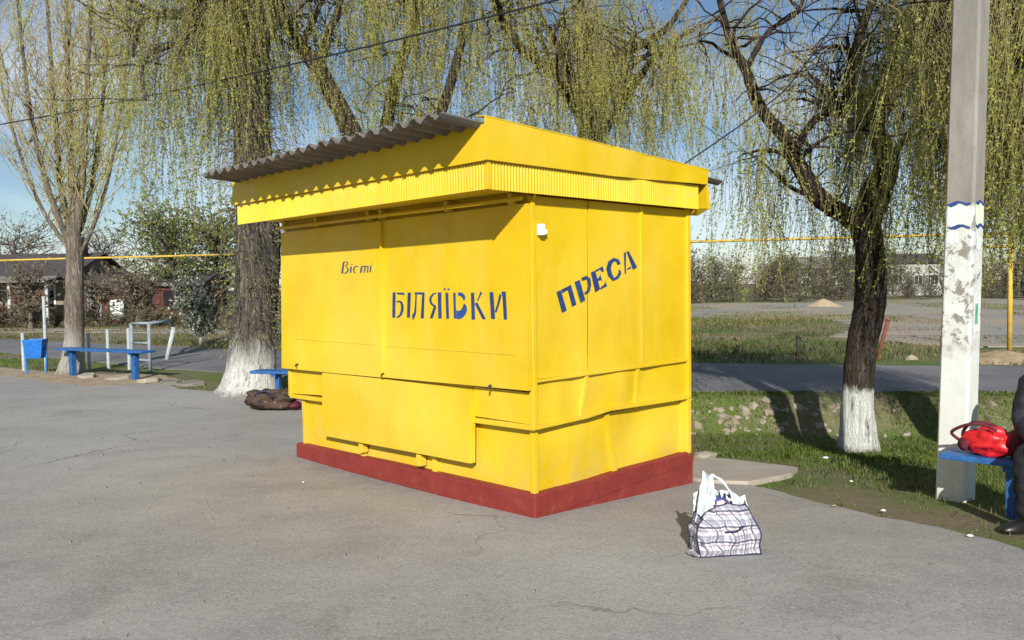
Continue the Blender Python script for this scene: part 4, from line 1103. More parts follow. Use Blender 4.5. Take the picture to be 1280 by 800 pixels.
# ------------------------------------------------------------------ grass
GRASSM = m_leaf('grass_blade', (.20, .27, .05), (.09, .16, .028), .4)
DRYM = m_leaf('dry_grass_blade', (.30, .24, .12), (.17, .14, .07), .3)
def inside(poly, x, y):
    ins = np.zeros(len(x), bool); j = len(poly) - 1
    for i in range(len(poly)):
        xi, yi = poly[i]; xj, yj = poly[j]
        ins ^= ((yi > y) != (yj > y)) & (x < (xj - xi) * (y - yi) / (yj - yi + 1e-12) + xi); j = i
    return ins
def blades(name, label, n, box, h, w, mask, m, seed):
    rs = np.random.RandomState(seed)
    x = rs.uniform(box[0], box[1], n); y = rs.uniform(box[2], box[3], n)
    k = mask(x, y, rs); x = x[k]; y = y[k]; n = len(x)
    z = height(x, y) - .005
    hh = rs.uniform(h * .35, h, n) * (.45 + .9 * fnoise(x * 1.5 + 7, y * 1.5))
    az = rs.rand(n) * 2 * PI; ln = rs.uniform(.1, .75, n) * hh
    wx = np.cos(az + 1.57) * w / 2; wy = np.sin(az + 1.57) * w / 2
    dx = np.cos(az) * ln; dy = np.sin(az) * ln
    V = np.stack([np.stack([x - wx, y - wy, z], -1), np.stack([x + wx, y + wy, z], -1),
                  np.stack([x + wx * .7 + dx * .35, y + wy * .7 + dy * .35, z + hh * .6], -1), np.stack([x + dx, y + dy, z + hh], -1),
                  np.stack([x - wx * .7 + dx * .35, y - wy * .7 + dy * .35, z + hh * .6], -1)], 1).reshape(-1, 3)
    F = np.arange(len(V)).reshape(-1, 5)
    tag(link(name, np_mesh(name, V, F), m), label, 'grass', None, 'stuff')
def near_mask(x, y, rs):
    out = ~inside(plaza_poly, x, y) & ~inside([(1.1, 8.2), (1.75, 8.2), (2.15, 8.0), (2.68, 7.5), (2.5, 7.15), (2.1, 6.9), (1.5, 6.8)], x, y)
    q = y_near(x) - y
    d = fnoise(x * .9 + 3, y * .9)
    edge = (x - (2.0 + (6.8 - y) * .42))                       # distance from the asphalt edge
    dens = sstep(.36, .55, d) * .85 + .18
    dens = dens * np.where(y < 6.6, sstep(.25, 1.2, edge) * .45 + .05, 1)
    dens = np.where((q > .35) & (q < 1.05), dens * np.where(x < 4.6, .30, .8), dens)
    dens = np.where(q > 1.05, dens * (.45 + .55 * sstep(1.2, 0, np.abs(q - 2.2) - .8)), dens)
    return out & (q > .05) & (rs.rand(len(x)) < dens)
blades('grass', 'short green grass between the square and the ditch', 170000, (1.0, 11, 4.2, 12), .065, .006, near_mask, GRASSM, 1)
blades('dry_grass', 'dry straw coloured grass on the worn ground near the pole', 26000, (1.6, 8, 4.2, 12), .06, .005, near_mask, DRYM, 2)
def left_mask(x, y, rs):
    q = y_near(x) - y
    return ~inside(plaza_poly, x, y) & ~inside([(-13.5, 18.0), (-10.2, 15.7), (-8.0, 14.2), (-6.9, 13.3), (-5.9, 13.6), (-5.5, 14.2), (-6.3, 15.0), (-7.6, 15.5), (-9.3, 16.3), (-11.5, 17.7), (-13.2, 18.9)], x, y) & (q > .1) & (rs.rand(len(x)) < sstep(.4, .58, fnoise(x * .7, y * .7 + 40)))
blades('grass', 'green grass along the left kerb of the road', 70000, (-16, .5, 9.5, 24), .08, .010, left_mask, GRASSM, 3)
def far_mask(x, y, rs):
    q = y - y_far(x)
    lot = inside([(10.0, 19.0), (13, 18.4), (16, 19), (40, 18), (90, 30), (90, 66), (-22, 66), (-20, 52), (0, 41), (8.5, 37), (12.5, 33), (11.3, 28), (8.8, 23)], x, y)
    return (q > .15) & ~lot & (rs.rand(len(x)) < sstep(.42, .62, fnoise(x * .45 + 11, y * .45)) * np.where(y > 26, .4, .85))
DULLG = m_leaf('dull_grass_blade', (.12, .15, .045), (.06, .095, .025), .35)
blades('grass', 'rough green grass beyond the road', 120000, (-24, 16, 14.5, 38), .12, .020, far_mask, DULLG, 4)
def lot_mask(x, y, rs):
    return (y - y_far(x) > .3) & (rs.rand(len(x)) < sstep(.50, .66, fnoise(x * .22 + 70, y * .12)))
blades('weeds', 'tufts of weeds scattered over the grey lot', 60000, (2, 44, 18, 64), .12, .03, lot_mask, DRYM, 6)
blades('weeds', 'green weeds scattered over the grey lot', 50000, (2, 44, 18, 64), .11, .03, lot_mask, GRASSM, 7)
blades('dry_grass', 'dry weeds beyond the road', 60000, (-24, 16, 14.5, 38), .12, .016, lambda x, y, rs: (y - y_far(x) > .15) & (rs.rand(len(x)) < sstep(.42, .6, fnoise(x * .6 + 31, y * .6))), DRYM, 5)

# ------------------------------------------------------------------ rubble bank of the ditch
bank = empty('rubble_bank', (3.4, 11.1, -.35), 'rubble stone facing of the ditch bank below the road', 'rubble bank')
rs = np.random.RandomState(8)
def rock(seed, flat=.7):
    r = np.random.RandomState(seed)
    bm = bmesh.new(); bmesh.ops.create_icosphere(bm, subdivisions=1, radius=.5)
    off = r.rand(3) * 40
    for v in bm.verts:
        nz = mnoise.noise(Vector(v.co * 3.2) + Vector(off)) * .75
        v.co *= 1 + nz
        v.co.z *= flat
        for ax in range(3): v.co[ax] = max(-.40, min(.36, v.co[ax]))
    me = bpy.data.meshes.new('stone'); bm.to_mesh(me); bm.free()
    return me
rocks = [rock(k) for k in range(6)]
for m_ in rocks: m_.materials.append(STONE)
BRK = simple('earthy_stone', (.24, .20, .15), .95, .35, 12, .5)
rocks2 = [rock(20 + k) for k in range(4)]
for m_ in rocks2: m_.materials.append(BRK)
for k in range(210):
    x = rs.uniform(.9, 4.7) if rs.rand() < .85 else rs.uniform(4.5, 7); t = rs.rand()
    q = .40 + .68 * t
    y = float(y_near(x)) - q
    me = rocks[k % 6] if rs.rand() < .55 else rocks2[k % 4]
    o = bpy.data.objects.new('stone', me); COL.objects.link(o); o.parent = bank
    s = (.05 + .16 * rs.rand() ** 2.2) * (1 if x < 4.6 else .8)
    o.location = (x - 3.4, y - 11.1, gz(x, y) + .35 - s * .12)
    o.scale = (s * rs.uniform(.8, 1.5), s, s * rs.uniform(.7, 1.1)); o.rotation_euler = (rs.uniform(-.5, .8), rs.uniform(-.4, .4), rs.rand() * 6.28)

# ------------------------------------------------------------------ concrete pole
def m_pole():
    g = N('pole_concrete')
    x, y, z = g.xyz()
    con = g.mix(g.ramp(g.noise(4, 6, .65, g.scale((2, 2, .5))), (.35, 0), (.7, 1)), (.195, .183, .163), (.285, .268, .24))
    con = g.mix(g.ramp(g.noise(34, 5, .65), (.58, 0), (.72, .55)), con, (.16, .15, .135))
    white = g.mix(g.noise(5, 5, .6), (.50, .52, .485), (.66, .68, .65))
    white = g.mix(g.math('MULTIPLY', g.ramp(z, (0, .75), (.4, .2), ), g.ramp(g.noise(14, 6, .7), (.45, 0), (.65, .8))), white, (.40, .38, .33))
    e = g.math('ADD', g.math('MULTIPLY', z, .2), g.math('MULTIPLY', g.math('SUBTRACT', g.noise(5, 6, .7), .5), .10))
    w = g.ramp(e, (.225, 1), (.245, 0))
    # shreds of old bills above the whitewash
    zone = g.math('MULTIPLY', g.ramp(g.math('MULTIPLY', z, .2), (.22, 0), (.24, 1), (.435, 1), (.445, 0)), g.ramp(g.noise(7, 7, .72, None, .8), (.42, 0), (.46, 1)))
    col = g.mix(w, con, white)
    sh = g.mix(g.noise(23, 4), (.42, .44, .42), (.66, .67, .65))
    col = g.mix(zone, col, sh)
    g.bump(g.math('ADD', g.noise(26, 6, .7), zone), .35, .008)
    return g.done(col, .88, .2)
PB = (3.34, 6.28)
pz = gz(*PB)
pole = empty('concrete_pole', (PB[0], PB[1], pz), 'tall square concrete pole with whitewashed foot and torn bills', 'pole', None, rad(-48))
mb = MB()
def psec(z, t):
    a = .108 - .016 * t; b = .108 - .016 * t; c = .016
    return [(x + .016 * z, y + .018 * z, z) for x, y in ((-a + c, -b), (a - c, -b), (a, -b + c), (a, b - c), (a - c, b), (-a + c, b), (-a, b - c), (-a, -b + c))]
zs = [-.1, .0, .4, .8, 1.2, 1.7, 2.3, 3.2, 4.5, 6, 8.2]
vs = [p for z in zs for p in psec(z, z / 8)]
fs = [(8 * i + k, 8 * i + (k + 1) % 8, 8 * i + 8 + (k + 1) % 8, 8 * i + 8 + k) for i in range(len(zs) - 1) for k in range(8)]
fs.append(tuple(8 * (len(zs) - 1) + k for k in range(8)))
mb.poly(vs, fs).build('shaft', m_pole(), pole, False, .004)
PAPER = simple('paper_bill', (.60, .63, .60), .8, .12, 30, .1)
PAPERG = simple('greenish_bill', (.60, .70, .54), .8, .15, 9, .1)
TAPE = simple('blue_tape', (.03, .06, .22), .5, .2, 20, .1)
GREENP = simple('green_print', (.10, .32, .24), .8, .3, 26, 0)
def wrap(name, z0, z1, m, out=.003, front=True, x0=-1., x1=1., side=False, parent=None):
    """paper pasted round the shaft: on the face to the square (front) or the face beside it"""
    vs = []; k = 6
    for j in range(2):
        for i in range(k + 1):
            s = i / k; z = (z0 + .012 * math.sin(9 * s + z0 * 7)) if j == 0 else (z1 + .010 * math.sin(7 * s + z1 * 5))
            t = z / 8; a = .108 - .016 * t; b = .108 - .016 * t; ln = .016 * z; lm = .018 * z
            if not side: vs.append((ln + (x0 + (x1 - x0) * s) * (a - .024), lm - b - out - .001 * math.sin(11 * s + 3 * j), z))
            else: vs.append((ln + a + out, lm + (x0 + (x1 - x0) * s) * (b - .024), z))
    n0 = len(vs)
    off = (0, .002, 0) if not side else (-.002, 0, 0)
    vs += [tuple(np.array(v) + off) for v in vs]
    fs = []
    for i in range(k):
        q = (i, i + 1, k + 2 + i, k + 1 + i); fs.append(q); fs.append(tuple(v + n0 for v in q[::-1]))
    for a, b_ in ((0, k), (k + 1, 2 * k + 1)): pass
    return MB().poly(vs, fs).build(name, m, parent or pole, False, 0, False)
b1 = wrap('bill', 2.06, 2.22, PAPER); wrap('bill', 2.07, 2.225, PAPERG, .003, side=True)
wrap('tape_band', 2.215, 2.235, TAPE, .007, parent=b1); wrap('tape_band', 2.045, 2.062, TAPE, .007, parent=b1)
wrap('tape_band', 2.22, 2.238, TAPE, .007, side=True, parent=b1); wrap('tape_band', 2.05, 2.068, TAPE, .007, side=True, parent=b1)
wrap('bill', 1.93, 2.03, PAPER, .003, x0=-.95, x1=.05); wrap('bill', 1.66, 1.76, PAPER, .0035, x0=-.2, x1=.8)
wrap('bill', 1.405, 1.49, PAPER, .003, x0=-.98, x1=.75)
b2 = wrap('bill', 1.27, 1.54, PAPER, .003, x0=-.8, x1=.75, side=True)
wrap('printed_patch', 1.34, 1.48, GREENP, .006, x0=-.35, x1=.2, side=True, parent=b2)
wrap('bill', 1.88, 1.97, PAPER, .003, x0=-.6, x1=.6, side=True)

# ------------------------------------------------------------------ benches
def bench(name, label, p, q, seat_z, width, legs, planks=2, group='blue benches', lw=.06):
    p = np.array(p, float); q = np.array(q, float)
    g0 = gz(*((p + q) / 2))
    d = (q - p) / np.linalg.norm(q - p); s = np.array([-d[1], d[0]])
    e = empty(name, ((p[0] + q[0]) / 2, (p[1] + q[1]) / 2, g0), label, 'bench', group)
    c = (p + q) / 2
    w = width / planks
    for k in range(planks):
        o = s * (-width / 2 + w * (k + .5))
        a = p + o - c; b = q + o - c
        MB().bar((a[0], a[1], seat_z - .02), (b[0], b[1], seat_z - .02), w - .012, .04).build('seat_plank', BLUE, e, False, .005)
    for t in legs:
        m_ = p + (q - p) * t - c
        zz = gz(*(m_ + c)) - g0
        lg = MB(); lg.bar((m_[0], m_[1], zz - .05), (m_[0], m_[1], seat_z - .075), lw, lw * 1.1, (s[0], s[1], 0)); lo = lg.build('leg', BLUE, e, False, .004)
        a = m_ - s * (width / 2 - .02); b = m_ + s * (width / 2 - .02)
        MB().bar((a[0], a[1], seat_z - .0585), (b[0], b[1], seat_z - .0585), .06, .036).build('bearer', BLUE, lo, False, .003)
    return e
bench('bench', 'blue bench at the right edge with a red bag and a seated person', (3.08, 5.92), (4.55, 4.43), .39, .27, (.20, .82))
bench('bench', 'long blue bench in front of the tall pale tree at far left', (-8.35, 15.5), (-6.25, 14.35), .52, .30, (.12, .85), 2, 'blue benches', .09)
bench('bench', 'blue bench at the foot of the thick willow beside the kiosk', (-3.52, 11.42), (-2.0, 11.0), .46, .30, (.22, .85))

# ------------------------------------------------------------------ cloth helper: slumped lumpy solids
def lumpy(name, m, parent, sx, sy, sz, seed, amp=.12, freq=3.0, flatbase=True, subdiv=4, power=2.6, loc=(0, 0, 0), crease=.06):
    bm = bmesh.new(); bmesh.ops.create_icosphere(bm, subdivisions=subdiv, radius=1)
    o3 = Vector((seed * 3.1, seed * 7.7, seed * 1.3))
    for v in bm.verts:
        c = v.co.copy()
        k = (abs(c.x) ** power + abs(c.y) ** power + abs(c.z) ** power) ** (-1 / power)
        c *= k
        n1 = mnoise.noise(c * freq * .6 + o3); n2 = abs(mnoise.noise(c * freq * 1.7 + o3))
        c *= 1 + amp * n1 - crease * (1 - n2) ** 4
        v.co = Vector((c.x * sx, c.y * sy, (c.z if not flatbase else max(c.z, -.93)) * sz + sz * .93))
    me = bpy.data.meshes.new(name); bm.to_mesh(me); bm.free()
    o = link(name, me, m, parent, True); o.location = loc
    return o

# plaid bag --------------------------------------------------------
def m_plaid():
    g = N('plaid_fabric')
    x, y, z = g.xyz()
    a = g.math('ADD', x, g.math('MULTIPLY', y, .9))
    wz = g.math('ADD', z, g.math('MULTIPLY', g.noise(6, 2), .010)); wa = g.math('ADD', a, g.math('MULTIPLY', g.noise(5, 2), .010))
    def band(c, per, ph, half):
        f = g.math('FRACT', g.math('ADD', g.math('DIVIDE', c, per), ph + 10))
        return g.math('COMPARE', f, .5, half)
    col = g.mix(g.noise(12, 3), (.62, .62, .63), (.74, .74, .74))
    for c in (wa, wz):
        col = g.mix(g.math('MULTIPLY', band(c, .078, .1, .17), .62), col, (.17, .165, .21))
        col = g.mix(g.math('MULTIPLY', band(c, .078, .42, .06), .9), col, (.035, .035, .06))
        col = g.mix(g.math('MULTIPLY', band(c, .078, .62, .045), .6), col, (.20, .09, .13))
        col = g.mix(g.math('MULTIPLY', band(c, .026, .0, .12), .40), col, (.12, .12, .24))
    g.bump(g.noise(14, 4), .5, .012)
    return g.done(col, .45, .4)
PLAID = m_plaid()
BINDING = simple('navy_binding', (.02, .02, .06), .7, .2, 20, .1)
FILM = simple('thin_white_plastic', (.56, .62, .61), .35, .06, 10, .25, .5)
FILM.node_tree.nodes['Principled BSDF'].inputs['Subsurface Weight'].default_value = .0
bx, by = 1.185, 4.74
bag = empty('plaid_bag', (bx, by, gz(bx, by) + .016), 'blue and white plaid carrier bag standing on the asphalt near the kiosk', 'bag', None, rad(8))
W, Dp, Hh = .335, .20, .285
def bag_pt(u, v, w):
    """u across -1..1, v depth 0 front..1 back, w height 0..1"""
    xl = -.165 + .035 * w ** 1.4 - .012 * math.sin(PI * w); xr = .190 - .055 * w ** 1.6 + .012 * math.sin(PI * w)
    x = xl + (xr - xl) * (u + 1) / 2
    yf = -Dp / 2 + .085 * w - .020 * math.sin(PI * w)
    yb = Dp / 2 - .02 * w
    y = yf + (yb - yf) * v
    bul = .022 * math.sin(PI * w) * (1 - u * u) * (1 if v < .5 else -1)
    y -= bul
    z = w * (.262 + .032 * u - .02 * u * u * w) + .022 * mnoise.noise(Vector((u * 2, v * 2, w * 3))) * w
    if w > .9: z += .012 * math.cos(3 * u + 1)
    x += .018 * mnoise.noise(Vector((u * 2.5 + 5, v * 3, w * 3))); y += .030 * mnoise.noise(Vector((u * 3.4 + 9, v * 2, w * 4.2))) * (1 if w > .03 else .3)
    return (x, y, z)
mb = MB(); n = 14
def gridface(f, nu, nv):
    vs = [f(i / nu, j / nv) for i in range(nu + 1) for j in range(nv + 1)]
    mb.poly(vs, [(i * (nv + 1) + j, (i + 1) * (nv + 1) + j, (i + 1) * (nv + 1) + j + 1, i * (nv + 1) + j + 1) for i in range(nu) for j in range(nv)])
gridface(lambda s, t: bag_pt(2 * s - 1, 0, t), n, n); gridface(lambda s, t: bag_pt(2 * s - 1, 1, t), n, n)
gridface(lambda s, t: bag_pt(-1, s, t), 6, n); gridface(lambda s, t: bag_pt(1, s, t), 6, n)
gridface(lambda s, t: bag_pt(2 * s - 1, t, 0), n, 6)
gridface(lambda s, t: tuple(np.array(bag_pt(2 * s - 1, t, 1)) - [0, 0, .05 * math.sin(PI * t) * (1 - (2 * s - 1) ** 4)]), n, 6)
body = mb.build('body', PLAID, bag, False)
bm = bmesh.new(); bm.from_mesh(body.data); bmesh.ops.remove_doubles(bm, verts=bm.verts, dist=.0008); bmesh.ops.recalc_face_normals(bm, faces=bm.faces); bm.to_mesh(body.data); bm.free()
for p in body.data.polygons: p.use_smooth = True
md = body.modifiers.new('es', 'EDGE_SPLIT'); md.split_angle = rad(50)
def edge_tube(f, name='binding', r=.0045, k=14, m=BINDING):
    MB().tube([f(i / k) for i in range(k + 1)], r, 6).build(name, m, bag, True)
edge_tube(lambda s: bag_pt(-1, 0, s)); edge_tube(lambda s: bag_pt(1, 0, s)); edge_tube(lambda s: bag_pt(2 * s - 1, 0, 1)); edge_tube(lambda s: bag_pt(2 * s - 1, 0, .005))
edge_tube(lambda s: bag_pt(-1, 1, s)); edge_tube(lambda s: bag_pt(-1, s, 1)); edge_tube(lambda s: bag_pt(1, s, 1)); edge_tube(lambda s: bag_pt(-1, s, .72))
edge_tube(lambda s: tuple(np.array(bag_pt(-.12 + s * .62, 0, .50 + .06 * s)) - [0, .006, 0]), 'zip_pull', .006)
# bottom corner flap pulled out
mb = MB(); a = np.array(bag_pt(-1, 0, .02)); b_ = np.array(bag_pt(-1, .6, .02)); mb.poly([a, b_, b_ + [-.045, -.03, -.003], a + [-.040, -.018, .012], a + [0, 0, .008], b_ + [0, 0, .008], b_ + [-.045, -.03, .004], a + [-.04, -.018, .018]],
    [(0, 1, 2, 3), (4, 7, 6, 5), (2, 3, 7, 6), (0, 3, 7, 4), (1, 2, 6, 5)]); mb.build('corner_flap', PLAID, bag)
# strap lying over the top
MB().tube([bag_pt(.1, .1, 1.0), tuple(np.array(bag_pt(.18, .25, 1)) + [0, 0, .04]), tuple(np.array(bag_pt(.36, .3, 1)) + [0, 0, .045]), tuple(np.array(bag_pt(.5, .15, 1)) + [0, 0, .005])], .008, 6).build('handle', BINDING, bag, True)

# white plastic carrier stuffed into it
pb = empty('plastic_bag', (bx, by + .03, gz(bx, by) + .20), 'white plastic carrier bag stuffed into the top of the plaid bag', 'bag')
def film_sheet(f, nu=16, nv=14, th=.003, m=FILM, name='film'):
    vs = []
    for s_ in (0, 1):
        for i in range(nu + 1):
            for j in range(nv + 1):
                p = np.array(f(i / nu, j / nv)) * [1.2, 1, 1.28]; p = p + np.array([0, th * s_, 0])
                vs.append(tuple(p))
    K = (nu + 1) * (nv + 1)
    fs = []
    for i in range(nu):
        for j in range(nv):
            q = (i * (nv + 1) + j, (i + 1) * (nv + 1) + j, (i + 1) * (nv + 1) + j + 1, i * (nv + 1) + j + 1); fs += [q, tuple(v + K for v in q[::-1])]
    o = MB().poly(vs, fs).build(name, m, pb, True, 0, False)
    return o
def crump(x, y, z, a=.018): return a * mnoise.noise(Vector((x * 13, y * 13, z * 13)))
# left horn of the carrier with its handle loop
film_sheet(lambda s, t: ((-.135 + .115 * s) * (1 - .55 * t) - .035 * t + .006, -.03 + crump(s * .5, t * .5, 1, .035) + .02 * math.sin(9 * s), -.02 + .235 * t * (1 - .12 * s)), name='left_panel')
film_sheet(lambda s, t: (.00 + .165 * s * (1 - .22 * t), -.005 + crump(s * .5, t * .5, 4, .035) + .015 * math.sin(8 * s), -.03 + .145 * t * (1 - .25 * s * s) + .01 * math.sin(5 * s)), name='right_panel')
film_sheet(lambda s, t: (-.12 + .25 * s, .05 + crump(s * .5, t * .5, 9, .035), -.02 + .12 * t + .03 * math.sin(6 * s)), name='back_panel')
loop = [(-.085, -.02, .16), (-.070, -.02, .205), (-.045, -.018, .218), (-.015, -.014, .205), (.025, -.012, .160), (.045, -.01, .125), (.05, -.01, .10)]
loop = catmull(np.array(loop) * [1.2, 1, 1.10], 4)
mb = MB()
vs = []; 
for i, p in enumerate(loop):
    w = .010 + .004 * math.sin(i)
    vs += [tuple(p + np.array([0, 0, 0])), tuple(p + np.array([.006, .004, w * 1.3])), tuple(p + np.array([.008, .012, w * .6])), tuple(p + np.array([.002, .01, -.003]))]
fs = [(4 * i + j, 4 * i + (j + 1) % 4, 4 * i + 4 + (j + 1) % 4, 4 * i + 4 + j) for i in range(len(loop) - 1) for j in range(4)]
mb.poly(vs, fs).build('handle', FILM, pb, True)
CONT = N('printed_packet'); _c = CONT.mix(CONT.ramp(CONT.noise(22, 3), (.44, 0), (.5, 1)), (.62, .45, .44), (.05, .06, .20)); CONT.done(_c, .5)
packet = lumpy('packet', CONT.m, None, .05, .04, .085, 4, .15, 3, True, 3, 3, (bx + .0, by + .03, gz(bx, by) + .16)); tag(packet, 'pink and blue packet peeping out of the plastic carrier', 'packet')

# red bag on the bench ----------------------------------------------
REDB = simple('red_nylon', (.50, .012, .018), .38, .35, 14, .35, .5)
MAROON = simple('maroon_fabric', (.085, .012, .022), .7, .3, 20, .3)
rx, ry = 3.275, 5.705
rb = empty('red_bag', (rx, ry, gz(3.8, 5.2) + .392), 'shiny red bag lying on the blue bench beside the person', 'bag', None, rad(-44))
lumpy('body', REDB, rb, .165, .105, .108, 2, .34, 2.6, True, 4, 2.2, (0, 0, 0), .13)
for k, (y0, a0) in enumerate(((-.118, -.02), (-.03, .03))):
    pts = [(-.17, y0 + .03, .10), (-.19 + a0, y0 - .01, .16), (-.10, y0 - .02, .225), (.00, y0 + .01, .225), (.06, y0 + .02, .19)]
    MB().tube(catmull(np.array(pts), 5), .011, 6).build('handle', MAROON, rb, True)
lumpy('side_pocket', MAROON, rb, .09, .10, .10, 6, .2, 2.4, True, 3, 2.2, (.16, .04, .0))
lumpy('flap', MAROON, rb, .05, .06, .05, 7, .2, 2.4, True, 3, 2.2, (-.15, -.02, .02))

# brown duffel on the ground behind the kiosk ------------------------
def m_camo():
    g = N('brown_camouflage')
    col = g.mix(g.ramp(g.noise(9, 4, .6), (.42, 0), (.5, 1)), (.018, .012, .010), (.060, .036, .026))
    col = g.mix(g.ramp(g.noise(14, 3, .6), (.60, 0), (.63, 1)), col, (.13, .095, .07))
    g.bump(g.noise(12, 4), .5, .02)
    return g.done(col, .8)
CAMO = m_camo()
dfx, dfy = -3.12, 10.62
db = empty('duffel_bag', (dfx, dfy, gz(dfx, dfy) + .016), 'brown patterned duffel bag slumped on the asphalt behind the kiosk', 'bag', None, rad(-6))
lumpy('body', CAMO, db, .30, .16, .135, 9, .45, 2.8, True, 4, 2.3, (0, 0, 0), .16)
MB().tube(catmull(np.array([(-.12, -.13, .14), (-.08, -.17, .23), (.04, -.17, .25), (.11, -.13, .16)]), 5), .012, 6).build('handle', BINDING, db, True)
lumpy('end_pocket', MAROON, db, .10, .09, .06, 12, .25, 2.2, True, 3, 2.2, (.33, .02, .0))

# ------------------------------------------------------------------ seated person
CLOTH = simple('black_cloth', (.012, .012, .016), .85, .3, 30, .3)
COAT = simple('dark_jacket_cloth', (.016, .016, .024), .7, .35, 30, .3)
SKIN = simple('skin', (.42, .25, .18), .55, .1, 20, .05)
SHOE = simple('black_shoe_leather', (.012, .010, .010), .35, .2, 30, .1, .5)
HAIR = simple('dark_hair', (.02, .016, .012), .7, .3, 40, .2)
hx, hy = 3.585, 5.435
pz0 = gz(3.5, 5.4)
person = empty('person', (hx, hy, pz0), 'person in black trousers and dark jacket sitting at the right edge of the picture', 'person', None, rad(-44.5))
# local axes: x along the bench (to the right end), y away from the square; faces -y
def skinned(name, verts, edges, radii, m, sub=2, root=0, folds=0):
    me = bpy.data.meshes.new(name); me.from_pydata(verts, edges, [])
    o = link(name, me, m, person, True)
    o.modifiers.new('skin', 'SKIN').use_smooth_shade = True
    for i, r in enumerate(radii):
        rr = r if isinstance(r, tuple) else (r, r)
        me.skin_vertices[0].data[i].radius = rr
        me.skin_vertices[0].data[i].use_root = (i == root)
    md = o.modifiers.new('sub', 'SUBSURF'); md.levels = md.render_levels = sub + (1 if folds else 0)
    if folds:
        tx = bpy.data.textures.new('folds', 'CLOUDS'); tx.noise_scale = .055; tx.noise_depth = 1
        dm = o.modifiers.new('folds', 'DISPLACE'); dm.texture = tx; dm.strength = folds; dm.mid_level = .5
    return o
SH = .46                                    # hip height above ground
hip = (0, .02, SH + .02)
bv = [hip, (0, .03, SH + .20), (0, .02, SH + .40), (0, .0, SH + .54), (0, -.02, SH + .60), (0, -.03, SH + .70),
      (-.09, 0, SH), (-.11, -.42, SH + .03), (-.10, -.40, .09), (.09, 0, SH), (.13, -.42, SH + .03), (.13, -.44, .09),
      (-.19, .0, SH + .47), (-.23, -.04, SH + .20), (-.10, -.26, SH + .10), (.19, .0, SH + .47), (.24, -.04, SH + .20), (.16, -.26, SH + .10),
      (-.06, -.345, SH + .095), (.14, -.345, SH + .085)]
be = [(0, 1), (1, 2), (2, 3), (3, 4), (4, 5), (0, 6), (6, 7), (7, 8), (0, 9), (9, 10), (10, 11), (3, 12), (12, 13), (13, 14), (3, 15), (15, 16), (16, 17), (14, 18), (17, 19)]
br = [.14, .13, .145, .10, .055, .06, .085, .055, .04, .085, .055, .04, .055, .042, .032, .055, .042, .032, .036, .036]
skinned('body', bv, be, br, SKIN)
tv = [hip, (-.09, -.02, SH), (-.105, -.22, SH + .025), (-.112, -.42, SH + .02), (-.108, -.415, .30), (-.105, -.41, .09), (.09, -.02, SH), (.115, -.22, SH + .025), (.132, -.42, SH + .02), (.132, -.435, .30), (.132, -.44, .09), (0, .03, SH + .12)]
skinned('trousers', tv, [(0, 1), (1, 2), (2, 3), (3, 4), (4, 5), (0, 6), (6, 7), (7, 8), (8, 9), (9, 10), (0, 11)], [.155, .10, .092, .078, .068, .072, .10, .092, .078, .068, .072, .145], CLOTH, folds=.026)
jv = [(0, .03, SH + .06), (0, .03, SH + .22), (0, .02, SH + .42), (0, 0, SH + .54), (-.19, .01, SH + .47), (-.235, -.04, SH + .20), (-.105, -.25, SH + .105), (.19, .01, SH + .47), (.245, -.04, SH + .20), (.162, -.25, SH + .105), (0, -.01, SH + .59)]
skinned('jacket', jv, [(0, 1), (1, 2), (2, 3), (3, 4), (4, 5), (5, 6), (3, 7), (7, 8), (8, 9), (3, 10)], [(.18, .16), (.165, .15), (.18, .155), (.12, .12), .078, .062, .048, .078, .062, .048, .07], COAT, folds=.028)
# head with face
bm = bmesh.new(); bmesh.ops.create_uvsphere(bm, u_segments=24, v_segments=18, radius=1)
for v in bm.verts:
    x, y, z = v.co
    jaw = 1 - .28 * max(0, -z) ** 1.5
    nose = .16 * math.exp(-((x / .16) ** 2 + ((z + .12) / .2) ** 2)) if y < 0 else 0
    eye = .05 * (math.exp(-(((abs(x) - .36) / .16) ** 2 + ((z - .05) / .12) ** 2))) if y < 0 else 0
    mouth = .03 * math.exp(-((x / .28) ** 2 + ((z + .47) / .05) ** 2)) if y < 0 else 0
    v.co = Vector((x * .076 * jaw, y * .098 * (1 + nose - eye - mouth), z * .118))
me = bpy.data.meshes.new('head'); bm.to_mesh(me); bm.free()
hd = link('head', me, SKIN, person, True); hd.location = (0, -.045, SH + .76)
for s in (-1, 1):
    bm = bmesh.new(); bmesh.ops.create_uvsphere(bm, u_segments=8, v_segments=6, radius=.011)
    me = bpy.data.meshes.new('eye'); bm.to_mesh(me); bm.free()
    o = link('eye', me, DARK, hd, True); o.location = (s * .029, -.086, .006)
    bm = bmesh.new(); bmesh.ops.create_uvsphere(bm, u_segments=8, v_segments=6, radius=.03)
    me = bpy.data.meshes.new('ear'); bm.to_mesh(me); bm.free()
    o = link('ear', me, SKIN, hd, True); o.location = (s * .074, .01, -.005); o.scale = (.3, .6, 1)
bm = bmesh.new(); bmesh.ops.create_uvsphere(bm, u_segments=24, v_segments=16, radius=1)
bmesh.ops.delete(bm, geom=[v for v in bm.verts if (v.co.z < -.25 and v.co.y > -.1) or (v.co.y < -.1 and v.co.z < .42)], context='VERTS')
for v in bm.verts: v.co = Vector((v.co.x * .084, v.co.y * .106, v.co.z * .126))
me = bpy.data.meshes.new('hair'); bm.to_mesh(me); bm.free()
link('hair', me, HAIR, hd, True)
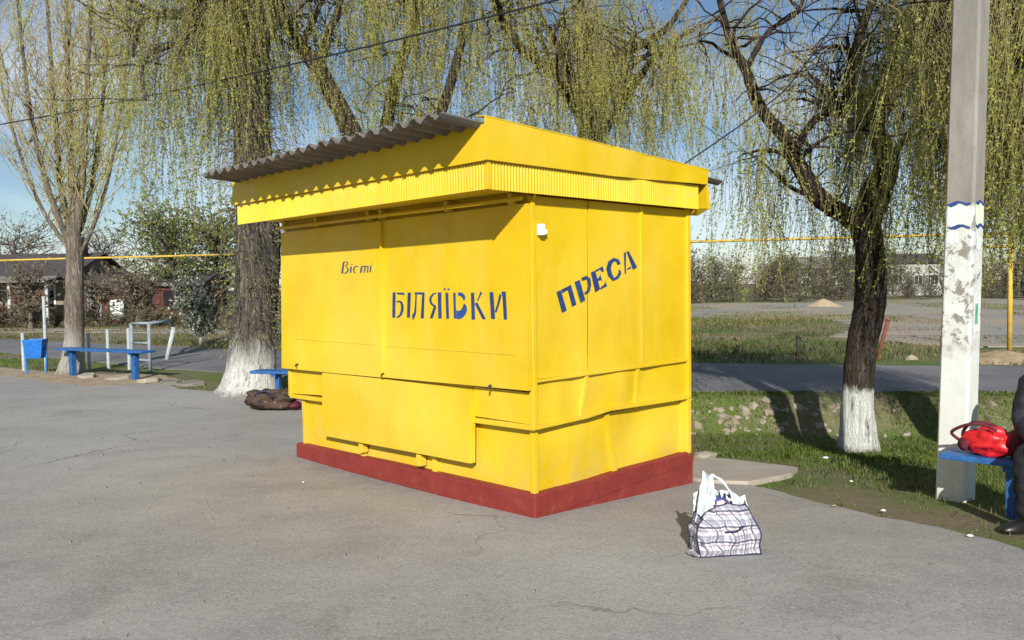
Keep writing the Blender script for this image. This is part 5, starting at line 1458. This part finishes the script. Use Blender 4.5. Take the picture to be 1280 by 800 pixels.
for s, hp in ((-1, (-.055, -.33, SH + .10)), (1, (.135, -.33, SH + .088))):
    mb = MB(); hx_, hy_, hz_ = hp
    mb.hexa([(hx_ - .038, hy_, hz_ - .013), (hx_ + .038, hy_, hz_ - .013), (hx_ + .034, hy_ - .08, hz_ - .016), (hx_ - .034, hy_ - .08, hz_ - .016)][::-1],
            [(hx_ - .036, hy_, hz_ + .013), (hx_ + .036, hy_, hz_ + .013), (hx_ + .034, hy_ - .08, hz_ + .010), (hx_ - .034, hy_ - .08, hz_ + .010)][::-1])
    hand = mb.build('hand', SKIN, person, True, .008)
    for i, ln in enumerate((.062, .075, .070, .054)):
        fx = hx_ - .028 + i * .019
        MB().tube([(fx, hy_ - .075, hz_ - .002), (fx, hy_ - .075 - ln * .5, hz_ + .004), (fx, hy_ - .075 - ln * .85, hz_ - .016), (fx, hy_ - .075 - ln, hz_ - .03)], [.0088, .0085, .008, .006], 8).build('finger', SKIN, hand, True)
    MB().tube([(hx_ - s * .034, hy_ - .02, hz_), (hx_ - s * .055, hy_ - .05, hz_ - .004), (hx_ - s * .055, hy_ - .085, hz_ - .016)], [.011, .010, .007], 8).build('thumb', SKIN, hand, True)
for (fx, fy, tw) in ((-.105, -.41, -.55), (.132, -.44, .15)):
    bm = bmesh.new(); bmesh.ops.create_uvsphere(bm, u_segments=18, v_segments=12, radius=1)
    for v in bm.verts:
        x, y, z = v.co
        front = max(0, -y)
        v.co = Vector((x * .048 * (1 + .12 * front - .1 * max(0, y)), y * .145 - .055, max(z, -.55) * (.062 - .022 * front) + .034))
    me = bpy.data.meshes.new('shoe'); bm.to_mesh(me); bm.free()
    bm = bmesh.new(); bmesh.ops.create_cone(bm, cap_ends=True, segments=22, radius1=1, radius2=1, depth=1)
    for v in bm.verts: v.co = Vector((v.co.x * .053 * (1 + .12 * max(0, -v.co.y) - .1 * max(0, v.co.y)), v.co.y * .150 - .055, v.co.z * .018 + .006))
    ms = bpy.data.meshes.new('sole'); bm.to_mesh(ms); bm.free()
    o = link('shoe', me, SHOE, person, True); link('sole', ms, DARK, o); o.location = (fx, fy + .03, .0); o.rotation_euler = (0, 0, tw)

# ------------------------------------------------------------------ left side: bin, posts, railing
bnx, bny = -9.05, 15.85
bn = empty('litter_bin', (bnx, bny, gz(bnx, bny)), 'blue tapered litter bin on a stand at far left', 'litter bin', None, rad(12))
BINB = simple('bright_blue_paint', (.012, .13, .44), .45, .25, 12, .15)
mb = MB(); r0, r1 = .145, .20; k = 12; zb, zt = .30, .66
ringv = lambda r, z: [(r * math.cos(2 * PI * i / 4 + PI / 4) * 1.25, r * math.sin(2 * PI * i / 4 + PI / 4) * 1.25, z) for i in range(4)]
mb.poly(ringv(r0, zb) + ringv(r1, zt) + ringv(r1 - .012, zt) + ringv(r0 - .012, zb + .015), [(3, 2, 1, 0)] + [(a * 4 + i, a * 4 + (i + 1) % 4, a * 4 + 4 + (i + 1) % 4, a * 4 + 4 + i) for a in range(3) for i in range(4)] + [(12, 13, 14, 15)])
mb.build('bucket', BINB, bn, False, .006)
for s in (-1, 1):
    MB().bar((s * .16, .02, -.03), (s * .19, .0, .50), .03, .03).build('stand_leg', BINB, bn, False, .003)
MB().bar((-.2, .0, .48), (.2, .0, .48), .028, .028).build('stand_bar', BINB, bn)
for (px, ty, lab) in ((30, 418, 'pale metal post left of the blue bin'), (58, 372, 'tall pale post just behind the blue bin'), (112, 418, 'pale post just right of the pale tree trunk'),
                      (136, 413, 'pale post behind the middle of the long blue bench'), (162, 412, 'pale post at the corner of the grey railing')):
    y_ = 16.5; b = at(px, 466, y_); t = at(px, ty, y_)
    z0 = gz(b[0], y_)
    e = empty('fence_post', (b[0], y_, z0), lab, 'post', 'pale fence posts')
    h = t[2] - z0
    MB().tube([(0, 0, -.1), (0, 0, h)], .032 if px != 58 else .030, 10).build('shaft', PALEPOST, e, False)
    MB().tube([(0, 0, h + .001), (0, 0, h + .025)], .036 if px != 58 else .034, 10).build('cap', PALEPOST, e, False)
ra = at(166, 470, 16.2); rb_ = at(188, 470, 15.9); rc = at(216, 470, 16.6)
e = empty('railing', (ra[0], ra[1], gz(ra[0], ra[1])), 'grey blue pipe railing behind the long blue bench', 'railing')
def rel(p, z): return (p[0] - ra[0], p[1] - ra[1], z)
for p in (ra, rb_): MB().tube([rel(p, -.05), rel(p, .92)], .034, 8).build('upright', GREYMETAL, e, True)
MB().tube([rel(ra, .92), rel(rb_, .93), rel(rc, .95)], .03, 8).build('top_rail', GREYMETAL, e, True)
MB().tube([rel(ra, .22), rel(rb_, .22)], .024, 8).build('lower_rail', GREYMETAL, e, True)
MB().tube([rel(ra, .55), rel(rb_, .55)], .02, 8).build('lower_rail', GREYMETAL, e, True)
p0 = at(207, 450, 18.6); p1 = at(217, 411, 18.6)
e = empty('leaning_post', (p0[0], 18.6, gz(p0[0], 18.6)), 'pale post leaning to the right behind the railing', 'post')
MB().tube([(0, 0, -.1), (p1[0] - p0[0], 0, p1[2] - gz(p0[0], 18.6))], .05, 8).build('shaft', PALEPOST, e, True)
MB().tube([(p1[0] - p0[0], 0, p1[2] - gz(p0[0], 18.6)), (p1[0] - p0[0] + .004, 0, p1[2] - gz(p0[0], 18.6) + .03)], .054, 8).build('cap', PALEPOST, e, True)

# broken slabs at the asphalt edge
SLABS = [(150, 474, .55, 'left one of the broken asphalt slabs by the bench'), (185, 478, .6, 'largest broken asphalt slab between bench and willow'), (215, 480, .5, 'tilted broken slab near the willow root'),
         (238, 482, .45, 'broken slab touching the willow root'), (108, 472, .5, 'pale slab under the left leg of the long bench')]
for k, (px, py, w, lab) in enumerate(SLABS):
    d = ray(px, py); t = -1.55 / d[2]; p = CAM + d * t
    r = random.Random(k)
    mb = MB(); m_ = 7; ang = [2 * PI * i / m_ + r.uniform(-.25, .25) for i in range(m_)]
    rr = [w / 2 * r.uniform(.7, 1.1) for _ in ang]
    lo = [(rr[i] * math.cos(ang[i]), rr[i] * .8 * math.sin(ang[i]), 0) for i in range(m_)]; hi = [(x * .96, y * .96, .07 + r.uniform(-.012, .012)) for x, y, z in lo]
    mb.poly(lo + hi, [tuple(range(m_))[::-1], tuple(range(m_, 2 * m_))] + [(i, (i + 1) % m_, m_ + (i + 1) % m_, m_ + i) for i in range(m_)])
    o = mb.build('broken_slab', CONCRETE if k in (1, 4) else STONE if k == 0 else m_concrete('slab_asphalt', (.20, .185, .165)), None, False, .012)
    o.location = (p[0], p[1], gz(p[0], p[1]) - .012); o.rotation_euler = (r.uniform(-.08, .08), r.uniform(-.12, .12), r.random() * 6)
    tag(o, lab, 'slab', 'broken slabs')

# ------------------------------------------------------------------ gas pipe on posts
def pipe_run():
    pts = [(-46, 36.8), (-17.5, 27.2), (-10.2, 25.0), (0, 21.5), (10.72, 18.0), (24, 14.6)]
    e = empty('gas_pipe', (10.3, 18.0, gz(10.3, 18)), 'yellow gas pipe carried on posts along the far side of the road', 'pipe')
    L_ = [(x - 10.3, y - 18.0, 2.55 + .03 * math.sin(x)) for x, y in pts]
    MB().tube(catmull(np.array(L_), 8), .030, 8).build('pipe', PIPE, e, True)
    for (x, y) in ((10.72, 18.0), (-17.5, 27.2), (0, 21.5), (-30, 31.4), (24, 14.6)):
        if x == -30: continue
        dz = gz(x, y) - gz(10.3, 18)
        po = MB().tube([(x - 10.3, y - 18, dz - .1), (x - 10.3, y - 18, 2.51)], .052 if x > 5 else .035, 8).build('pipe_post', PIPE, e, True)
        MB().box((x - 10.3 - .09, y - 18 - .07, 2.49), (x - 10.3 + .09, y - 18 + .07, 2.52)).build('saddle', PIPE, po)
    MB().tube(catmull(np.array([(.42, 0, 2.25), (-.5, .15, 2.25), (-.6, .2, 2.45), (-.62, .2, 2.52)]), 4), .03, 8).build('branch_pipe', PIPE, e, True)
pipe_run()

# ------------------------------------------------------------------ cables
def cable(name, a, b, sag, r, label):
    a = np.array(a, float); b = np.array(b, float)
    pts = [a + (b - a) * t - np.array([0, 0, sag * 4 * t * (1 - t)]) for t in np.linspace(0, 1, 40)]
    o = MB().tube(pts, r, 6).build(name, WIRE, None, True); tag(o, label, 'cable', 'overhead cables')
m0 = at(0, 157, 14.2); m1 = at(760, -6, 8.2)
cdir = m1 - m0
pts = [m0 + cdir * t + np.array([0, 0, -.22 * (1 - ((t - .4) / .85) ** 2) + .19]) for t in np.linspace(-.7, 1.25, 60)]
tag(MB().tube(pts, .0105, 6).build('cable', WIRE, None, True), 'black overhead cable crossing the sky at upper left', 'cable', 'overhead cables')
kb = KO + np.array([math.cos(KR) * 1.9 - math.sin(KR) * .25, math.sin(KR) * 1.9 + math.cos(KR) * .25, 2.45])
pts = catmull(np.array([kb, at(950, 138, 7.3), at(1010, 76, 7.1), (3.32, 6.42, 4.7)]), 12)
tag(MB().tube(pts, .007, 6).build('cable', WIRE, None, True), 'thin cable from the kiosk roof up to the concrete pole', 'cable', 'overhead cables')

# ------------------------------------------------------------------ far buildings
WALLC = simple('cream_wall', (.20, .175, .14), .9, .2, 3, .2); WALLW = simple('white_wall', (.40, .39, .36), .9, .15, 2, .2)
BRICKR = simple('brick_red_wall', (.13, .042, .034), .9, .25, 4, .2); ROOFG = simple('old_grey_roof', (.060, .052, .05), .9, .3, 3, .2)
ROOFP = simple('pale_asbestos_roof', (.19, .17, .15), .9, .25, 2, .2)
GLASS = simple('dark_window_glass', (.02, .025, .03), .12, .2, 3, 0, .5); HOLE_SHADE = simple('painted_opening_shade', (.012, .010, .010), .9, .2, 3, 0)  # near-black colour paints the shade inside open doorways and openings
RUSTB = simple('rust_red_boards', (.085, .030, .026), .9, .3, 5, .2)
def house(name, label, px0, px1, depth, hw, hr, wallm, roofm, wins, deep=6, yaw=0, cat='house', door_or_shade=None, over=.35):
    a = at(px0, 400, depth); b = at(px1, 400, depth)
    z0 = min(gz(a[0], depth), gz(b[0], depth)) - .1
    w = b[0] - a[0]
    e = empty(name, ((a[0] + b[0]) / 2, depth, z0), label, cat, None, yaw)
    h = w / 2
    MB().box((-h, 0, 0), (h, deep, hw)).build('wall', wallm, e, False, .02)
    mb = MB()
    for s in (0, 1):
        y0, y1 = (-over, deep / 2) if s == 0 else (deep + over, deep / 2)
        mb.hexa([(-h - over, y0, hw - .05), (h + over, y0, hw - .05), (h + over, y1, hr), (-h - over, y1, hr)] , [(-h - over, y0, hw + .03), (h + over, y0, hw + .03), (h + over, y1, hr + .08), (-h - over, y1, hr + .08)])
    r = mb.build('roof', roofm, e)
    for x in (-h, h): mb = MB(); mb.poly([(x, 0, hw), (x, deep, hw), (x, deep / 2, hr), (x + .05 * (1 if x < 0 else -1), 0, hw), (x + .05 * (1 if x < 0 else -1), deep, hw), (x + .05 * (1 if x < 0 else -1), deep / 2, hr)], [(0, 1, 2), (3, 5, 4), (0, 3, 4, 1), (1, 4, 5, 2), (2, 5, 3, 0)]); mb.build('gable', wallm, e, False, 0, False)
    for (x, z, ww, wh) in wins:
        wn = MB().box((x - ww / 2 - .09, -.06, z - .09), (x + ww / 2 + .09, .02, z + wh + .09)).build('window', WHITE, e, False, .01)
        for s in (0, 1):
            MB().box((x - ww / 2 + s * (ww / 2 + .025), -.075, z), (x - ww / 2 + s * (ww / 2 + .025) + ww / 2 - .025, -.055, z + wh)).build('pane', GLASS, wn)
    if door_or_shade:
        x, ww, wh, dm = door_or_shade
        MB().box((x - ww / 2, -.05, .1), (x + ww / 2, .02, wh)).build('door_or_shade', dm, e, False, .01)  # flat dark sheet, painted as the shade inside an open doorway
    return e
hs = house('house', 'low dark roofed house with veranda at far left', -60, 84, 43, 2.4, 3.7, WALLC, ROOFG, [(1.9, .9, .9, 1.1), (-1.0, .9, .9, 1.1)], 7, 0, 'house', (.5, .9, 2.1, HOLE_SHADE))
# veranda
for x in (-.4, .9, 2.75):
    MB().box((x, -1.6, 0), (x + .14, -1.46, 2.2)).build('veranda_post', PALEPOST, hs)
MB().hexa([(-.8, -1.9, 2.15), (2.95, -1.9, 2.15), (2.95, -.36, 2.42), (-.8, -.36, 2.42)], [(-.8, -1.9, 2.21), (2.95, -1.9, 2.21), (2.95, -.36, 2.48), (-.8, -.36, 2.48)]).build('veranda_roof', ROOFP, hs)
MB().box((1.05, -1.56, .9), (2.74, -1.50, 1.75)).build('veranda_panel', BRICKR, hs)
MB().box((-.25, -1.56, .1), (.89, -1.50, 1.0)).build('veranda_panel', BRICKR, hs)
MB().box((2.2, 2.4, 3.3), (2.7, 2.9, 4.4)).build('chimney', BRICKR, hs)
sd2 = house('shed', 'rust red boarded shed with dark openings behind the pale tree', 104, 250, 40.5, 1.95, 2.45, RUSTB, ROOFG, [], 4, 0, 'shed', (-.2, 1.5, 1.8, HOLE_SHADE), .25)
MB().box((1.1, -.04, .75), (2.2, .02, 1.7)).build('opening_shade', HOLE_SHADE, sd2)  # dark sheet on the wall, the inside shade put into its colour
MB().box((-2.6, -.05, .2), (-1.9, .02, 1.9)).build('door_or_shade', GREYMETAL, sd2)
for k in range(24):
    x = -2.85 + k * .24
    MB().box((x, -.035, .05), (x + .21, .0, .72 if 1.0 < x < 2.2 else 2.0)).build('board', RUSTB, sd2) if not (-1.05 < x < .6 or -2.75 < x < -1.8) else None
c_ = at(146, 385, 39.8)
tag(lumpy('laundry_sheet', PAPER, None, .30, .04, .45, 14, .22, 3.5, False, 4, 9, (c_[0], 39.8, c_[2] - .5)), 'white cloth hanging in front of the rust red shed', 'cloth')
pz_ = at(86, 370, 42)
house('hut', 'small white walled outbuilding glimpsed beside the pale tree trunk', 92, 106, 44.5, 2.3, 2.9, WALLW, ROOFP, [], 2.5, 0, 'hut', None, .1)
house('house', 'long white building beyond the lot behind the forked willow', 1082, 1178, 84, 3.4, 4.3, WALLW, ROOFG, [(-2.6, 1.2, .7, .9), (-.6, 1.2, .7, .9), (1.4, 1.2, .7, .9), (3.0, 1.2, .7, .9)], 6, 0, 'house')
house('house', 'pale roofed low building far behind the bare shrubs', 985, 1062, 96, 3.2, 4.5, WALLC, ROOFP, [(-1.5, 1.1, .8, 1), (1.5, 1.1, .8, 1)], 6, 0, 'house')

# ------------------------------------------------------------------ small things across the road
def stake(px, py0, px1, py1, depth, r, m, lab):
    a = at(px, py0, depth); b = at(px1, py1, depth); z0 = gz(a[0], depth)
    e = empty('stake', (a[0], depth, z0), lab, 'stake')
    MB().tube([(0, 0, -.08), (b[0] - a[0], 0, b[2] - z0)], r, 7).build('rod', m, e, True)
    MB().tube([(b[0] - a[0], 0, b[2] - z0), (b[0] - a[0] + .01, 0, b[2] - z0 + .03)], r * 1.25, 7).build('tip', m, e, True)
stake(1096, 438, 1110, 401, 16.8, .04, RUST, 'rusty iron stake leaning right beside the forked willow')
stake(998, 446, 998, 422, 17.2, .05, DARK, 'short dark stake in the grass across the road')
stake(1177, 440, 1177, 422, 17.4, .03, RUST, 'short rusty stake left of the concrete pole')
def mound(name, lab, px, py, w, h, m, seed):
    d = ray(px, py); t = -1.5 / d[2]; p = CAM + d * t
    rs_ = np.random.RandomState(seed); k = 22
    a = np.linspace(-1, 1, k); A, B = np.meshgrid(a, a, indexing='ij')
    rr = np.hypot(A, B)
    zz = 2 * h * np.clip(1 - rr, 0, 1) ** .9 * (.65 + .7 * fnoise(A * 2.2 + seed * 9, B * 2.2)) - .02 - .05 * (rr > .98)
    xs_ = p[0] + A * w * 1.25; ys_ = p[1] + B * w * .9
    V_ = np.stack([A * w * 1.25, B * w * .9, zz + height(xs_, ys_) - gz(p[0], p[1])], -1).reshape(-1, 3)
    I_ = np.arange(k * k).reshape(k, k)
    o = link(name, np_mesh(name, V_, np.stack([I_[:-1, :-1], I_[1:, :-1], I_[1:, 1:], I_[:-1, 1:]], -1).reshape(-1, 4)), m, None, True)
    o.location = (p[0], p[1], gz(p[0], p[1])); tag(o, lab, 'mound')
SAND = simple('tan_sand', (.34, .27, .17), .95, .2, 6, .4)
mound('sand_pile', 'low tan sand pile at the far edge of the lot', 1030, 382, .95, .26, SAND, 3)
mound('sand_pile', 'earthy tan mound near the yellow gas post', 1252, 448, .9, .13, simple('tan_earth', (.28, .21, .13), .95, .3, 6, .5), 5)
for px, py, s, lab in ((1140, 447, .20, 'pale boulder lying in the grass across the road'), (905, 446, .10, 'small pale stone in the grass across the road')):
    d = ray(px, py); t = -1.5 / d[2]; p = CAM + d * t
    o = bpy.data.objects.new('boulder', rocks[2]); COL.objects.link(o); o.location = (p[0], p[1], gz(p[0], p[1]) + s * .2); o.scale = (s * 1.6, s, s); tag(o, lab, 'stone')
# kerb lump by the apron and litter
kb_ = bpy.data.objects.new('kerb_stone', rocks[1]); COL.objects.link(kb_); kb_.location = (1.86, 8.05, gz(1.86, 8.05) + .06); kb_.scale = (.34, .2, .2); tag(kb_, 'rough concrete lump at the far corner of the pale apron', 'stone')
LIT = [(1032, 574, 'crumpled white paper on the grass at the foot of the forked willow', .07), (1104, 640, 'white scrap at the worn asphalt edge', .05), (1212, 672, 'white scrap on the dirt under the blue bench', .05), (1064, 603, 'tiny white scrap on the grass before the forked willow', .04),
       (1042, 634, 'brownish scrap on the asphalt edge', .05), (379, 604, 'pale scrap on the asphalt left of the red plinth', .03)]
for k, (px, py, lab, s) in enumerate(LIT):
    d = ray(px, py); zz = -.1
    for _ in range(6):
        t = (zz - 1.55) / d[2]; p = CAM + d * t; zz = gz(p[0], p[1]) + .016
    tag(lumpy('litter_scrap', PAPER if k != 4 else BRK, None, s * .45, s * .32, s * .18, 30 + k, .5, 3, True, 2, 1.6, (p[0], p[1], zz + .004)), lab, 'litter', 'scraps of litter')
# grit on the asphalt
rs = np.random.RandomState(99)
Vg = []; Fg = []
tet = np.array([(1, 1, 1), (1, -1, -1), (-1, 1, -1), (-1, -1, 1)], float)
n = 1000
gx_ = rs.uniform(-7, 3.2, n * 2); gy_ = rs.uniform(1.9, 14, n * 2)
k = inside(plaza_poly, gx_, gy_); gx_ = gx_[k][:n]; gy_ = gy_[k][:n]
gzv = height(gx_, gy_) + .018
s_ = .003 + .006 * rs.rand(len(gx_)) ** 4
R_ = rs.normal(0, 1, (len(gx_), 4, 3)) * .35 + tet[None]
V = np.stack([gx_, gy_, gzv], -1)[:, None] + R_ * s_[:, None, None]
I = np.arange(len(gx_) * 4).reshape(-1, 4)
F = np.concatenate([I[:, [0, 1, 2]], I[:, [0, 3, 1]], I[:, [0, 2, 3]], I[:, [1, 3, 2]]])
tag(link('grit', np_mesh('grit', V.reshape(-1, 3), F), simple('grit_stone', (.22, .20, .17), .9, .6, 90, 0)), 'fine grit and pebbles strewn over the asphalt', 'gravel', None, 'stuff')
